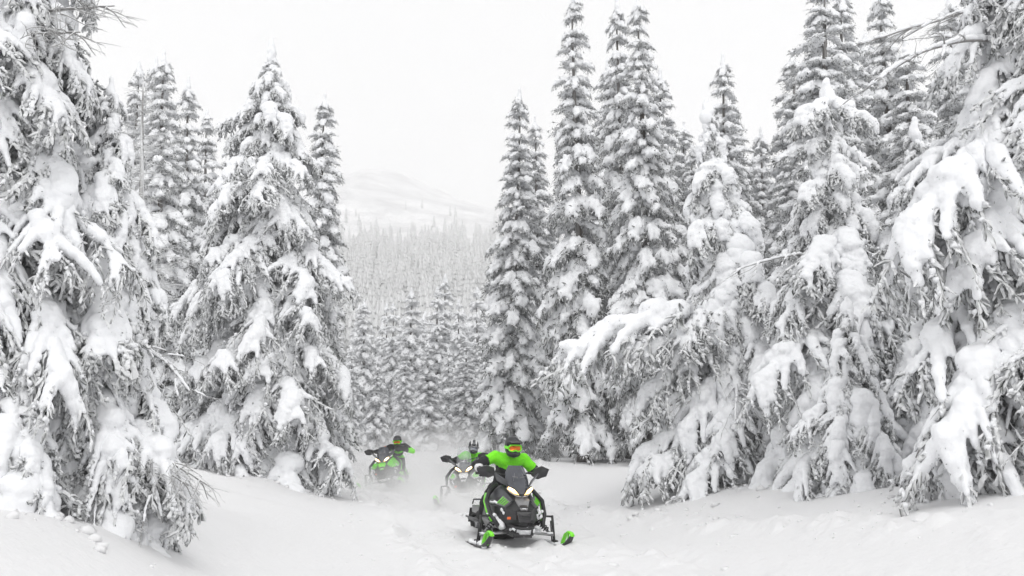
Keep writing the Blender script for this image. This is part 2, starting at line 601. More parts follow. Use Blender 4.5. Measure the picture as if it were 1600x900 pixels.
# ------------------------------------------------------------------ conifer branches (shared by all trees)
DROOP = []     # (mesh, length)
for i, (L, rise, grav, kw) in enumerate([
        (2.3, 0.10, 0.060, {}), (2.3, 0.00, 0.045, {}), (2.3, 0.20, 0.085, dict(bare=0.2)), (2.3, 0.05, 0.030, dict(bare=0.3, frost=0.55)),
        (1.5, 0.10, 0.070, {}), (1.5, 0.00, 0.050, {}), (1.5, 0.20, 0.095, dict(snow=1.15)), (1.5, 0.05, 0.06, dict(bare=0.3)),
        (0.9, 0.15, 0.090, dict(nlet=9, snow=1.1)), (0.9, 0.05, 0.070, dict(nlet=9, snow=1.2)), (0.9, 0.2, 0.11, dict(nlet=9, snow=1.3))]):
    a = dict(dens=0.35, sw=0.005, spr=(0.03, 0.055), voxel=0.024 if L > 2 else 0.02, frost=0.46, brush=0.018, tongue=1.05, padr=0.080, fringe=0.2, tuft=0.45)
    a.update(kw)
    DROOP.append((make_branch(100 + i, L, rise, grav, **a).mesh('loaded_branch', TREE_MATS), L))
# finer, more pendulous boughs for the trees nearest the camera
NEAR = []
for i, (L, rise, grav, kw) in enumerate([
        (2.2, 0.12, 0.060, {}), (2.2, 0.00, 0.050, dict(bare=0.25)), (2.2, 0.22, 0.095, {}), (2.2, 0.05, 0.035, dict(bare=0.4, frost=0.5)),
        (1.4, 0.12, 0.080, dict(nlet=12)), (1.4, 0.00, 0.060, dict(nlet=12)), (1.4, 0.25, 0.11, dict(nlet=12, bare=0.3)),
        (0.8, 0.15, 0.10, dict(nlet=8)), (0.8, 0.05, 0.08, dict(nlet=8, snow=1.2))]):
    a = dict(dens=0.40, sw=0.0036, spr=(0.02, 0.04), voxel=0.018, frost=0.40, brush=0.017, ring=0.034, tongue=0.92, padr=0.061, fringe=0.20, nlet=14, tuft=0.45,
             spread=0.42, letgrav=0.17, bare=0.12, tassel=(0.055, 0.12))
    a.update(kw)
    NEAR.append((make_branch(130 + i, L, rise, grav, **a).mesh('near_branch', TREE_MATS), L))
SPARSE = [(make_branch(150 + i, 2.2, 0.05, 0.04, snow=0.6, bare=0.55, frost=0.5, dens=0.35, sw=0.0045, voxel=0.02, brush=0.012).mesh('thin_branch', TREE_MATS), 2.2) for i in range(2)]


def make_bough(seed, L, rise, grav, snow, sub=9):
    """A nearly bare bough: crooked limb and side limbs with a ridge of snow lying along them."""
    rng = np.random.default_rng(seed)
    g = Geo()
    axis = grow((0, 0, 0), (1, 0, rise), L, 14, grav, rng, 0.05)
    g.add(*tube(axis, np.linspace(0.030, 0.006, len(axis)), 6), 0, True, 0.3)
    bl = []

    def ridge(pts, r0, r1, keep):
        m = max(4, int(np.linalg.norm(np.diff(pts, axis=0), axis=1).sum() / 0.03))
        t = np.linspace(0, 0.96, m)
        p, _ = along(pts, t)
        for a, q in zip(t, p):
            if math.sin(a * 11 + seed) * 0.5 + rng.random() * 0.6 < keep:
                r = (r0 + (r1 - r0) * a) * rng.uniform(0.8, 1.25) * snow
                bl.append((q[0], q[1], q[2] + r * 0.7, r, r, r * 0.85))
    ridge(axis, 0.048, 0.022, 0.85)
    for i in range(sub):
        t = rng.uniform(0.2, 0.97)
        p, d = along(axis, np.array([t]))
        d = d[0] / np.linalg.norm(d[0])
        lat = np.array([-d[1], d[0], 0]) * rng.choice([-1, 1])
        pts = grow(p[0], d * 0.7 + lat * 0.7 + np.array([0, 0, rng.normal() * 0.15]), L * rng.uniform(0.15, 0.38), 7, 0.06, rng, 0.12)
        g.add(*tube(pts, np.linspace(0.010, 0.003, len(pts)), 4), 0, True, 0.35)
        ridge(pts, 0.028, 0.012, 0.5)
        for j in range(5):
            q = pts[rng.integers(2, 8)]
            tw = grow(q, rng.normal(size=3) * 0.6 + d, rng.uniform(0.08, 0.25), 4, 0.04, rng, 0.15)
            g.add(*tube(tw, np.linspace(0.005, 0.002, len(tw)), 3), 0, True, 0.5)
    V, F = blob_mesh(bl, 0.016, 1, 0.008, 14, seed)
    g.add(V, F, 2, True, 1.0)
    return g


BOUGH = [(make_bough(170 + i, 2.4, [0.15, -0.1, 0.3][i], [0.035, 0.02, 0.07][i], [1.0, 0.85, 1.0][i]).mesh('bare_bough', TREE_MATS), 2.4) for i in range(3)]
BOUGH.append((make_bough(179, 1.6, 0.0, 0.01, 0.25, 14).mesh('bare_twigs', TREE_MATS), 1.6))
# coarser branches for trees that stand farther off
FIR = [(make_branch(200 + i, 1.0, 0.12, 0.055, nlet=6, spread=0.46, letgrav=0.12, snow=1.25, tongue=0.95, rough=1.3, frost=0.60, voxel=0.064, dens=0.26,
                    spr=(0.07, 0.14), sw=0.012, bare=0.12, twig=False, fringe=0.35).arrays(), 1.0) for i in range(6)]
FAR = [(make_branch(230 + i, 1.0, 0.12, 0.06, nlet=5, spread=0.46, letgrav=0.12, snow=1.5, tongue=0.9, rough=1.5, frost=0.95, voxel=0.09, dens=0.10,
                    spr=(0.12, 0.22), sw=0.022, bare=0.1, twig=False, fringe=0.25).arrays(), 1.0) for i in range(4)]
print('fir/far branch tris', [len(q[0][1]) for q in FIR], [len(q[0][1]) for q in FAR])


def trunk_mesh(h, r0, lean, seed, rime=0.15, sides=9):
    rng = np.random.default_rng(seed)
    k = 14
    t = np.linspace(-0.03, 0.985, k)
    pts = np.stack([lean[0] * t + 0.03 * np.sin(t * 7 + seed), lean[1] * t + 0.03 * np.cos(t * 6 + seed), h * t], 1)
    r = r0 * (1 - t) ** 0.85 + 0.012
    r[0] *= 1.25
    V, F = tube(pts, r, sides)
    V = V + rng.normal(size=V.shape) * 0.012 * np.minimum(1, np.repeat(r, sides)[:, None] / 0.1)
    g = Geo()
    g.add(V, F, 0, True, rime * rng.random(len(V)) * 2)
    # wind-packed snow stuck to the bark in patches
    return g.mesh('trunk', TREE_MATS)


def profile(tab):
    us, rs = zip(*tab)
    return lambda u: float(np.interp(u, us, rs))


def top_blobs(lean, h, seed, size):
    rng = np.random.default_rng(seed)
    b = []
    for i in range(9):
        t = i / 8
        r = size * (1.0 - 0.55 * t) * rng.uniform(0.75, 1.2)
        b.append((lean[0] + rng.normal() * size * 0.3 * (1 - t), lean[1] + rng.normal() * size * 0.3 * (1 - t), h * 0.955 + t * h * 0.05, r, r, r * 1.25))
    return b


def make_tip(h, lean, seed, size):
    g = Geo()
    V, F = blob_mesh(top_blobs(lean, h, seed, size), max(0.02, size * 0.22), 2, size * 0.12, 7.0, seed)
    g.add(V, F, 2, True, 1.0)
    return g


def pick(pool, ln, rng):
    best = sorted(pool, key=lambda q: abs(math.log(q[1] / ln)) + rng.random() * 0.35)
    return best[0]


def droopy_tree(name, label, base, h, prof, n, seed, lean=(0, 0), u0=0.06, pitch=(32, 6), group=None, tip=0.11, extra=(), sparse=0.0, r0=None, skip=None, fill=0.35, main=None, jit=(0.62, 1.2)):
    """A near conifer: trunk, crown > branch. prof gives the reach (m) at each share of the height."""
    rng = np.random.default_rng(seed)
    root = link(name, None)
    root.location = base
    tag(root, label, 'tree', group)
    link('trunk', trunk_mesh(h, r0 or 0.017 * h, lean, seed), root)
    crown = link('crown', None, root)
    az = rng.uniform(0, 6.28)
    us = u0 + (0.965 - u0) * ((np.arange(n) + rng.random(n) * 0.9) / n) ** 1.0
    jobs = []
    for u in us:
        az += 2.39996 + rng.normal() * 0.25
        reach = prof(u) * rng.uniform(*jit)
        jobs.append((u, az, reach, math.radians(pitch[0] + (pitch[1] - pitch[0]) * u + rng.normal() * 7), rng.normal() * 0.16))
        if rng.random() < fill and reach > 0.7:        # a shorter inner branch fills the gap
            jobs.append((u + rng.normal() * 0.01, az + rng.uniform(0.8, 1.8), reach * rng.uniform(0.45, 0.7), math.radians(pitch[0] - 8 + rng.normal() * 8), rng.normal() * 0.2))
    for u, a, ln, pt, roll in jobs:
        if skip and skip(u, a):
            continue
        ln = max(0.22, ln) / max(0.75, math.cos(pt) * 0.95)
        pool = (SPARSE if rng.random() < 0.5 else BOUGH[:3]) if (rng.random() < sparse and ln > 1.2) else (main or DROOP)
        me, L = pick(pool, ln, rng)
        o = link('branch', me, crown)
        o.location = (lean[0] * u, lean[1] * u, h * u)
        o.rotation_euler = Euler((roll, pt, a), 'XYZ')
        s = ln / L
        o.scale = (s, s * rng.uniform(0.9, 1.15), s * rng.uniform(0.95, 1.2))
    for (u, a_deg, ln, p_deg, pool, idx) in extra:      # single branches that stand out in the picture
        me, L = pool[idx]
        o = link('branch', me, crown)
        o.location = (lean[0] * u, lean[1] * u, h * u)
        o.rotation_euler = Euler((0, math.radians(p_deg), math.radians(a_deg)), 'XYZ')
        o.scale = (ln / L,) * 3
    link('treetop', make_tip(h, lean, seed, tip).mesh('treetop', TREE_MATS), crown)
    return root


def crown_arrays(pool, h, prof, per_m, nwhorl, seed, u0=0.05, pitch=(22, -5), tip=0.16, lean=(0, 0), gap=0.0):
    """Join many coarse branches into the crown of a tree that stands farther off."""
    rng = np.random.default_rng(seed)
    Vs, Fs, Ms, Ss, Rs, n = [], [], [], [], [], 0
    layers = int(h * per_m)
    for i in range(layers):
        u = u0 + (0.985 - u0) * ((i + rng.random() * 0.8) / layers) ** 0.85
        a0 = rng.uniform(0, 6.28)
        m = max(5, int(nwhorl * (0.4 + 0.6 * min(1, prof(u) / max(prof(0.1), 0.1)))))
        for j in range(m):
            if rng.random() < gap:
                continue
            (V, F, M, S, R), L = pool[rng.integers(len(pool))]
            ln = max(0.16, prof(u) * rng.uniform(0.65, 1.18))
            sx = ln / L
            sy = max(sx, 0.52) * rng.uniform(0.85, 1.25)
            pt = math.radians(pitch[0] + (pitch[1] - pitch[0]) * u + rng.normal() * 9)
            T = Euler((rng.normal() * 0.2, pt, a0 + j * 2 * PI / m + rng.normal() * 0.3), 'XYZ').to_matrix()
            W = (V * np.array([sx, sy, sy])) @ np.array(T).T + np.array([lean[0] * u, lean[1] * u, h * u + rng.normal() * 0.04])
            Vs.append(W); Fs.append(F + n); Ms.append(M); Ss.append(S); Rs.append(R)
            n += len(V)
    V, F, M, S, R = make_tip(h, lean, seed, tip).arrays()
    Vs.append(V); Fs.append(F + n); Ms.append(M); Ss.append(S); Rs.append(R)
    return np.concatenate(Vs), np.concatenate(Fs), np.concatenate(Ms), np.concatenate(Ss), np.concatenate(Rs)

# ------------------------------------------------------------------ the near trees
CONE = profile([(0, 1.0), (0.1, 1.05), (0.3, 0.95), (0.55, 0.72), (0.75, 0.48), (0.88, 0.28), (0.95, 0.12), (1, 0.05)])


def scaled(f, k):
    return lambda u: f(u) * k


def tree_at(px, top_y, depth, dx=0.0):
    """Base point on the ground under pixel column px, and the height that puts the top at row top_y."""
    x = P(px, 668, depth).x + dx
    z = gz(x, depth) - 0.05
    return Vector((x, depth, z)), P(px, top_y, depth).z - z


b, h = tree_at(418, 66, 27)
droopy_tree('snowy_spruce', 'broad snow-laden spruce standing alone left of the far riders', b, h, profile(
    [(0, 1.9), (0.12, 2.15), (0.3, 2.1), (0.5, 1.8), (0.65, 1.5), (0.78, 1.05), (0.86, 0.75), (0.92, 0.42), (0.97, 0.18), (1, 0.05)]), 160, 11, lean=(-0.15, 0), tip=0.13, u0=0.03,
    extra=[(0.18, 185, 3.1, 24, DROOP, 0), (0.50, 175, 2.6, 16, DROOP, 1), (0.84, 178, 1.3, 0, DROOP, 5), (0.13, 215, 3.0, 28, DROOP, 2), (0.10, 190, 2.8, 22, BOUGH, 0)])
b, h = tree_at(150, 122, 11.5)
droopy_tree('snowy_spruce', 'drooping snow-laden spruce with dark trunk showing, near the left edge', b, h, scaled(CONE, 1.15), 120, 12, tip=0.05, u0=0.03, pitch=(36, 16), main=NEAR, sparse=0.12, fill=0.45,
            extra=[(0.30, -50, 1.7, 48, BOUGH, 0), (0.22, -65, 1.5, 42, BOUGH, 1), (0.22, -8, 1.45, 25, BOUGH, 3), (0.19, -15, 1.3, 22, BOUGH, 3)])
b, h = tree_at(-20, -420, 11.2)
droopy_tree('snowy_spruce', 'tallest snow-laden spruce cut off by the left edge of the picture', b, h, scaled(CONE, 1.55), 190, 13, tip=0.06, u0=0.03, pitch=(36, 14), main=NEAR, sparse=0.10, fill=0.4,
            extra=[(0.62, -20, 1.5, 5, BOUGH, 3), (0.59, -35, 1.6, 10, BOUGH, 3)])
b, h = tree_at(12, 560, 10.4)
droopy_tree('snowy_spruce', 'small drooping spruce at the lower left corner of the picture', b, h, scaled(CONE, 0.8), 46, 18, tip=0.04, u0=0.03, pitch=(40, 20), main=NEAR, fill=0.3)
# right
b, h = tree_at(1187, 160, 21, 0)
droopy_tree('snowy_spruce', 'drooping spruce with one long white branch reaching left over the bank', b, h, scaled(CONE, 1.55), 125, 14, lean=(-0.85, 0), tip=0.11, u0=0.10, pitch=(40, 30), sparse=0.08,
            extra=[(0.42, 182, 3.3, -4, DROOP, 1), (0.41, 168, 2.3, 4, DROOP, 0), (0.40, 200, 2.2, 6, DROOP, 3), (0.37, 190, 2.4, 20, DROOP, 2), (0.30, 195, 2.6, 18, BOUGH, 1), (0.34, -20, 1.5, 10, BOUGH, 0),
                   (0.13, 225, 2.2, 18, DROOP, 0), (0.14, 200, 2.4, 14, DROOP, 3), (0.2, 185, 2.6, 16, DROOP, 2)])
b, h = tree_at(1310, 130, 19)
droopy_tree('snowy_spruce', 'round-topped drooping spruce with bare dark trunk in the upper right', b, h, scaled(CONE, 1.6), 105, 15, tip=0.12, u0=0.06, pitch=(34, 18), sparse=0.25, jit=(0.5, 1.25), fill=0.25,
            extra=[(0.94, 200, 0.95, 6, DROOP, 8), (0.94, -15, 0.85, 6, DROOP, 9), (0.55, 195, 1.9, 0, BOUGH, 2), (0.56, -20, 1.7, 0, BOUGH, 2), (0.40, 215, 2.2, 22, DROOP, 0)])
b, h = tree_at(1660, -330, 13.5)
droopy_tree('snowy_spruce', 'huge snow-heavy spruce filling the right edge of the picture', b, h, scaled(CONE, 2.0), 190, 16, tip=0.1, u0=0.09, pitch=(36, 18), main=NEAR, sparse=0.2, jit=(0.5, 1.3), fill=0.35,
            extra=[(0.50, 200, 2.7, 26, DROOP, 0), (0.47, 215, 2.5, 34, DROOP, 2), (0.36, 190, 2.6, 30, NEAR, 1), (0.30, 205, 2.5, 34, NEAR, 0), (0.62, 185, 2.6, 6, BOUGH, 0), (0.68, 180, 2.3, 2, BOUGH, 1), (0.24, 205, 2.2, 34, BOUGH, 0), (0.26, 225, 2.1, 36, BOUGH, 1)])
b, h = tree_at(1330, 470, 16.5)
droopy_tree('snowy_spruce', 'low drooping spruce in front of the round-topped spruce', b, h, scaled(CONE, 1.05), 60, 17, tip=0.08, u0=0.04, pitch=(40, 22), main=NEAR, fill=0.3)
b, h = tree_at(1450, 190, 18.5)
droopy_tree('snowy_spruce', 'drooping spruce squeezed between the round-topped spruce and the huge right spruce', b, h, scaled(CONE, 1.4), 100, 19, tip=0.1, u0=0.05, pitch=(38, 24), sparse=0.25, jit=(0.5, 1.25))


def bare_tree(label, base, h, seed):
    """A thin leafless tree furred with hoar frost."""
    rng = np.random.default_rng(seed)
    root = link('bare_larch', None)
    root.location = base
    tag(root, label, 'tree')
    link('trunk', trunk_mesh(h, 0.012 * h, (0, 0), seed, 0.5), root)
    g = Geo()
    for i in range(64):
        u = rng.uniform(0.3, 0.97)
        a = rng.uniform(0, 6.28)
        ln = 1.7 * (1.08 - u) * rng.uniform(0.6, 1.2) + 0.15
        br = grow((0, 0, h * u), (math.cos(a), math.sin(a), 0.15), ln, 7, 0.02, rng, 0.10)
        g.add(*tube(br, np.linspace(0.016, 0.004, len(br)), 4), 0, True, 0.75)
        for j in range(int(8 * ln) + 3):
            q = br[rng.integers(1, 8)]
            tw = grow(q, (br[-1] - br[0]) / ln + rng.normal(size=3) * 0.8, rng.uniform(0.15, 0.45), 4, 0.02, rng, 0.15)
            g.add(*tube(tw, np.linspace(0.007, 0.003, len(tw)), 3), 0, True, 0.85)
    link('crown', g.mesh('bare_crown', TREE_MATS), root)


for px, ty, d, lab in ((205, 120, 24, 'bare frosted larch with fine twigs between the left spruce and the firs'),
                       (168, 150, 21, 'bare frosted larch leaning close to the left spruce')):
    b, h = tree_at(px, ty, d)
    bare_tree(lab, b, h, int(px))

# ------------------------------------------------------------------ slender firs farther off
FIRP = profile([(0, 1.3), (0.15, 1.35), (0.4, 1.15), (0.65, 0.85), (0.82, 0.58), (0.92, 0.40), (0.97, 0.25), (1, 0.1)])
FIR_KINDS = []
FIR_LEAN = ((0.3, 0.0), (-0.25, 0.2), (0.0, -0.3), (0.2, 0.2))
for i in range(3):
    A = crown_arrays(FIR, 12.0, FIRP, 2.7, 9, 300 + i, gap=0.10, tip=0.11, lean=FIR_LEAN[i])
    FIR_KINDS.append((tri_mesh('fir_crown', *A, TREE_MATS), trunk_mesh(11.8, 0.16, FIR_LEAN[i], 310 + i)))
    print('fir tris', len(A[1]))


def fir(px, top_y, depth, kind, label, wide=1.0, group=None, rot=None):
    b, h = tree_at(px, top_y, depth)
    root = link('snowy_fir', None)
    root.location = b
    s = h / 12.0
    root.scale = (s * wide, s * wide, s)
    root.rotation_euler = (0, 0, px * 1.37 if rot is None else rot)
    tag(root, label, 'tree', group)
    link('trunk', FIR_KINDS[kind % 3][1], root)
    link('crown', FIR_KINDS[kind % 3][0], root)
    return root


for px, ty, d, k, lab, w in [
        (798, 140, 38, 0, 'slender snowy fir leftmost of the tall firs behind the front rider', 0.95),
        (845, 188, 47, 1, 'smaller pale fir half hidden behind the leftmost tall fir', 0.9),
        (912, -5, 34, 2, 'tallest left fir of the pair towering over the front rider', 0.85),
        (984, -2, 37, 3, 'narrow tall fir squeezed between the two tallest firs', 0.75),
        (1018, -8, 33, 1, 'right fir of the tall pair, touching the top edge', 0.85),
        (1052, 108, 42, 0, 'small fir top showing right of the tall pair', 0.9),
        (1143, 82, 31, 3, 'pointed fir rising behind the spruce with the long branch', 0.9),
        (1100, 230, 44, 2, 'fir showing through between the tall pair and the spruce with the long branch', 1.1),
        (1196, 205, 50, 0, 'small far fir in the gap left of the round-topped spruce', 1.0),
        (1232, 240, 40, 1, 'fir tucked behind the left side of the round-topped spruce', 1.2),
        (1460, 60, 30, 0, 'fir with dark trunk side behind the squeezed drooping spruce', 1.3),
        (955, 90, 46, 0, 'fir standing back in the gap between the two tallest firs', 1.0),
        (1062, 195, 50, 1, 'far fir low behind the small fir top right of the tall pair', 1.1),
        (1168, 150, 47, 2, 'fir just right of the pointed fir and farther back', 1.1),
        (1258, 90, 43, 1, 'fir half covered by the open fir on its left side', 1.1),
        (1378, 50, 45, 2, 'fir between the two firs that touch the top edge', 1.2),
        (1540, 10, 42, 1, 'fir filling the gap left of the rightmost background fir', 1.2),
        (1285, -40, 27, 2, 'tall open fir cut by the top edge above the round-topped spruce', 1.2),
        (1345, -25, 35, 0, 'fir touching the top edge just right of the open fir', 1.0),
        (1412, -20, 38, 1, 'fir touching the top edge beyond the round-topped spruce', 1.0),
        (1500, -10, 36, 3, 'fir at the top edge behind the huge right spruce', 1.1),
        (1570, -60, 33, 2, 'rightmost background fir behind the huge right spruce', 1.2),
        (485, 148, 37, 1, 'fir close behind the right flank of the broad spruce', 1.0),
        (245, 80, 33, 3, 'pointed fir standing between the left spruces and the broad spruce', 0.95),
        (283, 128, 38, 0, 'fir just right of the pointed fir on the left', 0.9),
        (320, 176, 41, 2, 'fir top showing left of the broad spruce', 0.9),
        (348, 200, 46, 1, 'fir top tucked against the broad spruce on its left', 0.9),
        (215, 95, 48, 0, 'faint thin fir top left of the pointed fir', 0.9),
        (180, 100, 50, 2, 'faint leftmost fir top in the far left group', 0.9)]:
    fir(px, ty, d, k, lab, w)

# ------------------------------------------------------------------ trees in the valley behind the riders
VALLEY_KINDS = []
for i in range(3):
    A = crown_arrays(FAR, 12.0, scaled(FIRP, 1.25), 1.9, 7, 400 + i, tip=0.16, gap=0.08)
    VALLEY_KINDS.append((tri_mesh('valley_crown', *A, TREE_MATS), trunk_mesh(12.0, 0.16, (0, 0), 410 + i, sides=6)))
    print('valley tris', len(A[1]))


def valley_tree(px, top_y, depth, kind, label, wide=1.0, group=None):
    b, h = tree_at(px, top_y, depth)
    h = max(h, 2.0)
    root = link('valley_fir', None)
    root.location = b
    root.scale = (h / 12.0 * wide, h / 12.0 * wide, h / 12.0)
    root.rotation_euler = (0, 0, px * 0.73)
    tag(root, label, 'tree', group)
    link('trunk', VALLEY_KINDS[kind][1], root)
    link('crown', VALLEY_KINDS[kind][0], root)


rng = np.random.default_rng(77)
THICKET = sorted([(566, 470, 62, 1.1), (588, 560, 50, 1.25), (612, 475, 70, 1.0), (641, 452, 66, 1.05), (632, 545, 54, 1.1), (668, 535, 51, 1.45),
                  (682, 450, 72, 1.05), (694, 430, 80, 0.95), (716, 470, 68, 1.0), (728, 530, 52, 1.4), (745, 490, 64, 1.1), (762, 540, 56, 1.2),
                  (655, 500, 75, 1.0), (700, 545, 58, 1.2), (548, 545, 55, 1.2), (595, 505, 78, 1.0)])
NTH = ('leftmost', 'second', 'third', 'fourth', 'fifth', 'sixth', 'seventh', 'eighth')
for lot, word in (([q for q in THICKET if q[2] < 60], 'low rimed fir right behind the riders'), ([q for q in THICKET if q[2] >= 60], 'taller rimed fir of the thicket behind the riders')):
    for i, (px, ty, d, w) in enumerate(lot):
        last = i == len(lot) - 1
        lab = word + (', rightmost of its row' if last else ', leftmost of its row' if i == 0 else ', %s from the left in its row' % NTH[min(i, 7)])
        valley_tree(px, ty, d, int(rng.integers(3)), lab, w, 'firs crowded behind the riders')
for i in range(54):
    d = rng.uniform(85, 200)
    px = rng.uniform(515, 785)
    x = P(px, 600, d).x
    hh = rng.uniform(9, 14)
    z = gz(x, d) + hh
    up = (z - EYE.z) / d
    py = 450 - FPX * math.tan(math.atan(up) - PITCH)
    valley_tree(px, py, d, int(rng.integers(3)), 'pale frosted fir in the valley between the two tall tree groups', rng.uniform(0.85, 1.15), 'frosted firs in the valley')
# more firs close the wood on both sides
for i in range(46):
    left = i % 2 == 0
    d = rng.uniform(40, 75)
    px = rng.uniform(-60, 500) if left else rng.uniform(800, 1660)
    ty = rng.uniform(330, 460) if left else (rng.uniform(220, 380) if px > 1100 else rng.uniform(320, 430))
    valley_tree(px, ty, d, int(rng.integers(3)), 'snowy fir deep in the wood on the left side' if left else 'snowy fir deep in the wood on the right side',
                rng.uniform(1.0, 1.4), 'firs deep in the left wood' if left else 'firs deep in the right wood')


# ------------------------------------------------------------------ the wooded slope beyond
def slope_tree_mesh(seed):
    r = np.random.default_rng(seed)
    g = Geo()
    h, tiers, pts = 12.0, 8, 9
    for i in range(tiers):
        u = i / tiers
        z0 = h * (0.03 + 0.97 * u)
        R = 2.1 * (1 - u) ** 0.8 + 0.25
        top = z0 + h / tiers * 1.35
        a = np.arange(pts) * 2 * PI / pts + r.uniform(0, 6)
        rad = R * r.uniform(0.55, 1.15, pts)
        V = [(0, 0, top)] + [(math.cos(t) * q, math.sin(t) * q, z0 - q * 0.25 + r.normal() * 0.15) for t, q in zip(a, rad)] + [(0, 0, z0 + 0.5)]
        F = []
        for j in range(pts):
            k = (j + 1) % pts
            F += [(0, 1 + j, 1 + k), (pts + 1, 1 + k, 1 + j)]
        g.add(V, F, 1, False, np.concatenate([[0.9], r.uniform(0.55, 1.0, pts), [0.35]]))
    return g.mesh('slope_fir', [M_BARK, M_FARTREE])


M_FARTREE = rimed_mat('far_hazy_rimed_needles', (0.13, 0.135, 0.13), (0.80, 0.805, 0.81), snow_up=0.30)  # dark tone paled with distance haze as well as frost
SLOPE = [slope_tree_mesh(500 + i) for i in range(4)]
spots = []
while len(spots) < 3600:
    d = 180 + 700 * rng.random() ** 1.05
    x = rng.uniform(-0.22, 0.06) * d
    patch = float(vnoise(np.array([x / 38.0]), np.array([d / 85.0]), 71)[0])
    thin = np.interp(d, [420, 540, 640, 740, 830], [1.0, 0.55, 0.22, 0.05, 0.01]) + 0.7 * patch * (400 < d < 700)
    if rng.random() > thin:
        continue
    if vnoise(np.array([x / 26.0]), np.array([d / 60.0]), 61)[0] < -0.34:
        continue
    spots.append((d, x))
spots.sort()
for i, (d, x) in enumerate(spots[:290]):
    o = link('slope_fir', SLOPE[i % 4])
    s = rng.uniform(0.5, 1.0)
    o.location = (x, d, gz(x, d) - 0.2)
    o.scale = (s, s, s * rng.uniform(0.9, 1.25))
    o.rotation_euler = (0, 0, rng.uniform(0, 6.28))
    tag(o, 'tiny pale fir on the lower wooded slope under the bare hill', 'tree', 'firs on the lower slope')
rest = spots[290:]
pm = bpy.data.meshes.new('distant_forest')
RX = np.array([q[1] for q in rest]); RY = np.array([q[0] for q in rest])
pm.from_pydata([tuple(v) for v in np.stack([RX, RY, ground_z(RX, RY) - 0.6], 1)], [], [])
forest = tag(link('distant_forest', pm), 'far wood of tiny frosted firs covering the slope below the bare hill', 'forest', kind='stuff')
src = bpy.data.collections.new('slope_fir_kinds')
for k, me in enumerate(SLOPE):
    src.objects.link(bpy.data.objects.new('slope_fir_kind', me))
ng = bpy.data.node_groups.new('scatter_firs', 'GeometryNodeTree')
ng.interface.new_socket('Geometry', in_out='INPUT', socket_type='NodeSocketGeometry')
ng.interface.new_socket('Geometry', in_out='OUTPUT', socket_type='NodeSocketGeometry')
gi, go = ng.nodes.new('NodeGroupInput'), ng.nodes.new('NodeGroupOutput')
ci = ng.nodes.new('GeometryNodeCollectionInfo')
ci.inputs['Collection'].default_value = src
ci.inputs['Separate Children'].default_value = True
ci.inputs['Reset Children'].default_value = True
ip = ng.nodes.new('GeometryNodeInstanceOnPoints')
ip.inputs['Pick Instance'].default_value = True
rs = ng.nodes.new('FunctionNodeRandomValue')
rs.data_type = 'FLOAT'
rs.inputs[2].default_value = 0.45
rs.inputs[3].default_value = 1.0
rr = ng.nodes.new('FunctionNodeRandomValue')
rr.data_type = 'FLOAT_VECTOR'
rr.inputs[0].default_value = (0, 0, 0)
rr.inputs[1].default_value = (0, 0, 6.28)
ng.links.new(gi.outputs[0], ip.inputs['Points'])
ng.links.new(ci.outputs[0], ip.inputs['Instance'])
ng.links.new(rr.outputs[0], ip.inputs['Rotation'])
ng.links.new(rs.outputs[1], ip.inputs['Scale'])
ng.links.new(ip.outputs[0], go.inputs[0])
forest.modifiers.new('scatter', 'NODES').node_group = ng


# ------------------------------------------------------------------ clods thrown beside the trail and fallen under the trees
rng = np.random.default_rng(91)
CB = []
for i in range(600):
    y = rng.uniform(11, 34)
    if i % 3 == 0:
        x = np.interp(y, [11, 15, 19.5, 24, 32], [4.6, 3.4, 2.15, 0.9, -1.6]) + rng.normal() * 0.4
    elif i % 3 == 1:
        x = np.interp(y, [11, 15, 19, 24, 32], [-0.6, -1.2, -1.9, -2.6, -4.6]) + rng.normal() * 0.5
    else:
        x = np.interp(y, [0, 6, 12, 17, 22, 27, 35], [4.4, 3.2, 1.4, 0.1, -0.6, -1.2, -3.9]) + rng.normal() * 0.9
    r = 0.012 + 0.05 * rng.random() ** 4
    CB.append((x, y, gz(x, y) - r * 0.05, r * rng.uniform(0.8, 1.5), r * rng.uniform(0.8, 1.5), r * 0.8))
for i in range(260):
    cx, cy, sp = [(-4.3, 10.5, 0.9), (4.4, 20.0, 1.3), (6.2, 15.0, 1.2), (-5.8, 26.0, 1.3)][i % 4]
    x, y = cx + rng.normal() * sp, cy - abs(rng.normal()) * 0.8 * sp
    r = 0.015 + 0.07 * rng.random() ** 3
    CB.append((x, y, gz(x, y) + r * 0.2, r * rng.uniform(0.8, 1.4), r * rng.uniform(0.8, 1.4), r * 0.8))
B = np.array(CB)
iv, jf = ico(0)
V = (B[:, None, :3] + iv[None] * rng.uniform(0.6, 1.3, (len(B), 12, 1)) * B[:, None, 3:6]).reshape(-1, 3)
F = (jf[None] + (np.arange(len(B)) * 12)[:, None, None]).reshape(-1, 3)
tag(link('snow_clods', tri_mesh('snow_clods', V, F, np.zeros(len(F)), np.ones(len(F)), None, [M_GROUND])), 'small snow clods strewn along the trail', 'snow', kind='stuff')

